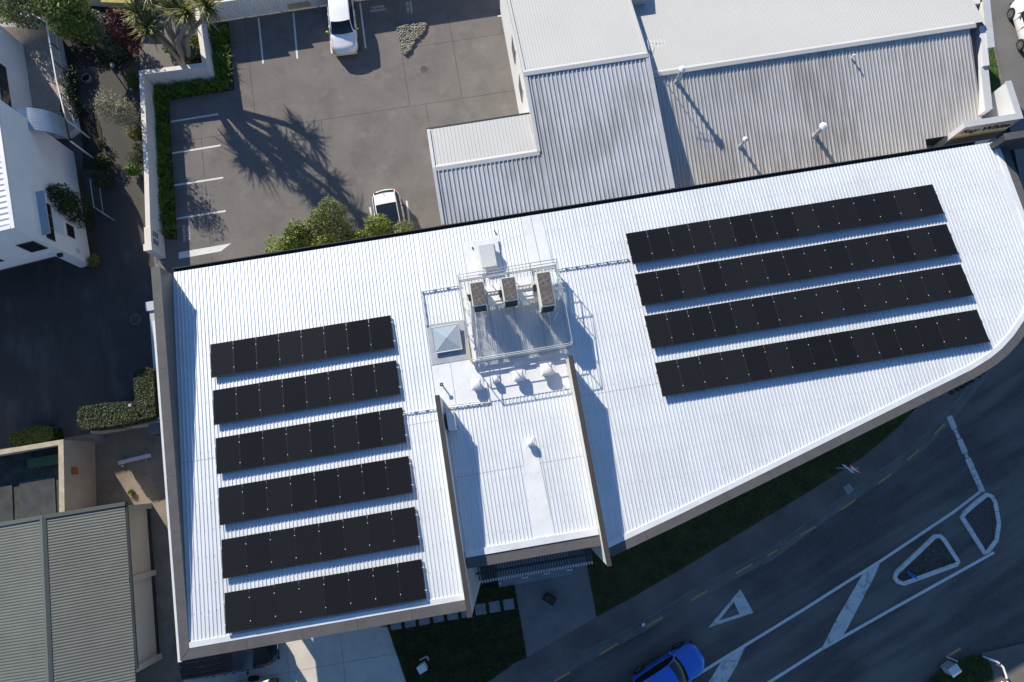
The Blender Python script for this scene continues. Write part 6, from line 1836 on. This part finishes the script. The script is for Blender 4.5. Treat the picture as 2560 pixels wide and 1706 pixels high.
q = (-10.25, -9.31, 0.00)
tag(MB().uvbox(3.0, 3.32, 19.0, 19.3, 0.002, 0.02).build('drain_cover', M_GUTTER, origin=(q[0], q[1], 0)), 'small dark square drain cover under the front capping', 'drain cover')
# give way sign on a pole (seen from above)
b = (18.66, -0.09, 0.00)
t = thing('give_way_sign', 'red-bordered triangular road sign on a grey pole at the footpath edge', 'sign', (b[0], b[1], 0))
MB().cyl((b[0], b[1], -0.05), 0.04, 2.55, 10).build('pole', M_STEEL, t, smooth=True)
sa_ = R(-40)
sd_ = Vector((math.cos(sa_), math.sin(sa_), 0)); sn_ = Vector((sd_.y, -sd_.x, 0))
cc = Vector((b[0], b[1], 2.2)) + sn_ * 0.06
def tri(r, off):
    return [cc + sn_ * off + sd_ * (r * math.sin(a)) + Vector((0, 0, r * math.cos(a))) for a in (math.pi, math.pi + 2.0944, math.pi + 4.1888)]
MB().hexa(tri(0.52, 0.0), tri(0.52, 0.012)).build('sign_plate', mat('sign_red', (0.5, 0.03, 0.03), rough=0.4), t)
MB().hexa(tri(0.36, 0.0125), tri(0.36, 0.018)).build('sign_panel', M_WHITEP, t)
c2 = Vector((b[0], b[1], 1.55)) + sn_ * 0.05
MB().prism([((c2 + sd_ * 0.35) .x, (c2 + sd_ * 0.35).y), ((c2 - sd_ * 0.35).x, (c2 - sd_ * 0.35).y), ((c2 - sd_ * 0.35 + sn_ * 0.015).x, (c2 - sd_ * 0.35 + sn_ * 0.015).y), ((c2 + sd_ * 0.35 + sn_ * 0.015).x, (c2 + sd_ * 0.35 + sn_ * 0.015).y)], 1.42, 1.68).build('supplementary_plate', M_WHITEP, t)
# pit lid on the footpath
P = [(18.97, -1.16), (19.34, -0.95), (19.58, -1.31), (19.21, -1.62)]
t = thing('utility_pit', 'pale two-part utility pit lid set in the footpath', 'pit cover', (P[0][0], P[0][1], 0))
A_, B_, C_, D_ = [Vector(p) for p in P]
m1, m2 = A_.lerp(B_, 0.48), D_.lerp(C_, 0.48)
MB().prism([A_.to_tuple(), m1.to_tuple(), m2.to_tuple(), D_.to_tuple()], -0.02, 0.025).build('lid', M_LAND, t)
m1, m2 = A_.lerp(B_, 0.53), D_.lerp(C_, 0.53)
MB().prism([m1.to_tuple(), B_.to_tuple(), C_.to_tuple(), m2.to_tuple()], -0.02, 0.025).build('lid', M_LAND, t)
# white cabinet at the far corner
q = (23.77, -10.78, 0.60)
t = thing('roadside_cabinet', 'pale roadside cabinet on the grass corner across the road', 'cabinet', (q[0], q[1], 0))
MB().box((q[0], q[1], 0.0), (0.42, 0.55, 0.75), R(-58)).build('cabinet', M_STONE, t, bevel=0.02)
MB().box((q[0], q[1], 0.752), (0.46, 0.59, 0.04), R(-58)).build('lid', M_PLASTER, t)
MB().cyl((q[0] + 0.1, q[1] + 0.5, 0.0), 0.03, 0.9, 8).build('marker_post', M_WHITEP, t)
# litter by the kerb
q = (7.17, -8.59, 0.00)
mb = MB(); mb.add([(q[0], q[1], 0.01), (q[0] + 0.16, q[1] + 0.10, 0.06), (q[0] + 0.05, q[1] - 0.16, 0.05), (q[0] + 0.2, q[1] - 0.05, 0.02)], [(0, 1, 3, 2)])
tag(mb.build('paper_litter', M_WHITEP, origin=(q[0], q[1], 0), recalc=False), 'scrap of pale litter at the kerb near the blue car', 'litter')
# garden ring and pale stone
q = (-27.17, 24.37, 0.00)
t = thing('garden_bowl', 'dark round garden bowl in the shaded courtyard', 'garden bowl', (q[0], q[1], 0))
MB().ring((q[0], q[1], 0.0), 0.26, 0.31, 0.25, 22).build('rim', M_KERB, t, smooth=30)
MB().cyl((q[0], q[1], 0.05), 0.30, 0.05, 18).build('base', M_DARK, t)
q = (-25.63, 25.28, 0.00)
rng = random.Random(5)
tag(MB().blob((q[0], q[1], 0.12), (0.15, 0.20, 0.13), 9, 6).build('garden_stone', M_STONE, origin=(q[0], q[1], 0), smooth=True), 'large pale stone in the shaded garden', 'stone')
# wire fence panel in the driveway
t = thing('driveway_gate', 'thin steel tube gate standing open in the dark driveway', 'gate', (-25.13, 15.32, 0.00))
P = [(-25.13, 15.32), (-25.56, 17.10), (-24.49, 14.90)]
for a, b in ((P[1], P[0]), (P[0], P[2])):
    for z in (0.15, 1.1):
        MB().tube([(a[0], a[1], z), (b[0], b[1], z)], 0.025, 6).build('gate_tube', M_LEAD, t)
    MB().tube([(b[0], b[1], 0.0), (b[0], b[1], 1.15)], 0.03, 6).build('gate_post', M_LEAD, t)
structure('planting_bed', MB().prism([(-27.26, 18.04), (-26.77, 17.89), (-25.78, 15.11), (-25.12, 12.12), (-25.95, 11.84), (-26.82, 14.20)], -0.01, 0.03), M_SOIL)
q = (-13.42, -11.44, 0.80)
t = thing('white_trailer', 'corner of a white box trailer cut by the bottom photo edge', 'trailer', (q[0], q[1], 0))
MB().box((q[0] - 0.6, q[1] - 0.75, 0.35), (2.2, 1.5, 0.45), PHI).build('box', M_WHITEP, t, bevel=0.02)
MB().box((q[0] + 0.62, q[1] - 0.55, 0.30), (0.5, 1.4, 0.30), PHI).build('drawbar', M_BLACK, t)
for s_ in (-1, 1):
    MB().tube([(q[0] - 0.6, q[1] - 0.75 + s_ * 0.8, 0.28), (q[0] - 0.6, q[1] - 0.75 + s_ * 0.95, 0.28)], 0.28, 16).build('wheel', M_TYRE, t, smooth=30)
structure('planting_bed', MB().prism([(-29.29, 27.80), (-26.53, 29.60), (-24.73, 27.80), (-24.53, 26.12), (-25.18, 25.08), (-27.01, 25.36), (-28.35, 25.04)], -0.01, 0.012), mat('dark_mulch', (0.028, 0.023, 0.018), rough=0.95, var=0.3, scale=2, fine=0.3))
structure('planting_bed', MB().prism([(-27.55, 22.35), (-26.58, 22.35), (-25.95, 21.01), (-25.45, 18.23), (-26.81, 18.23), (-26.87, 19.39)], -0.01, 0.010), MATS['dark_mulch'])
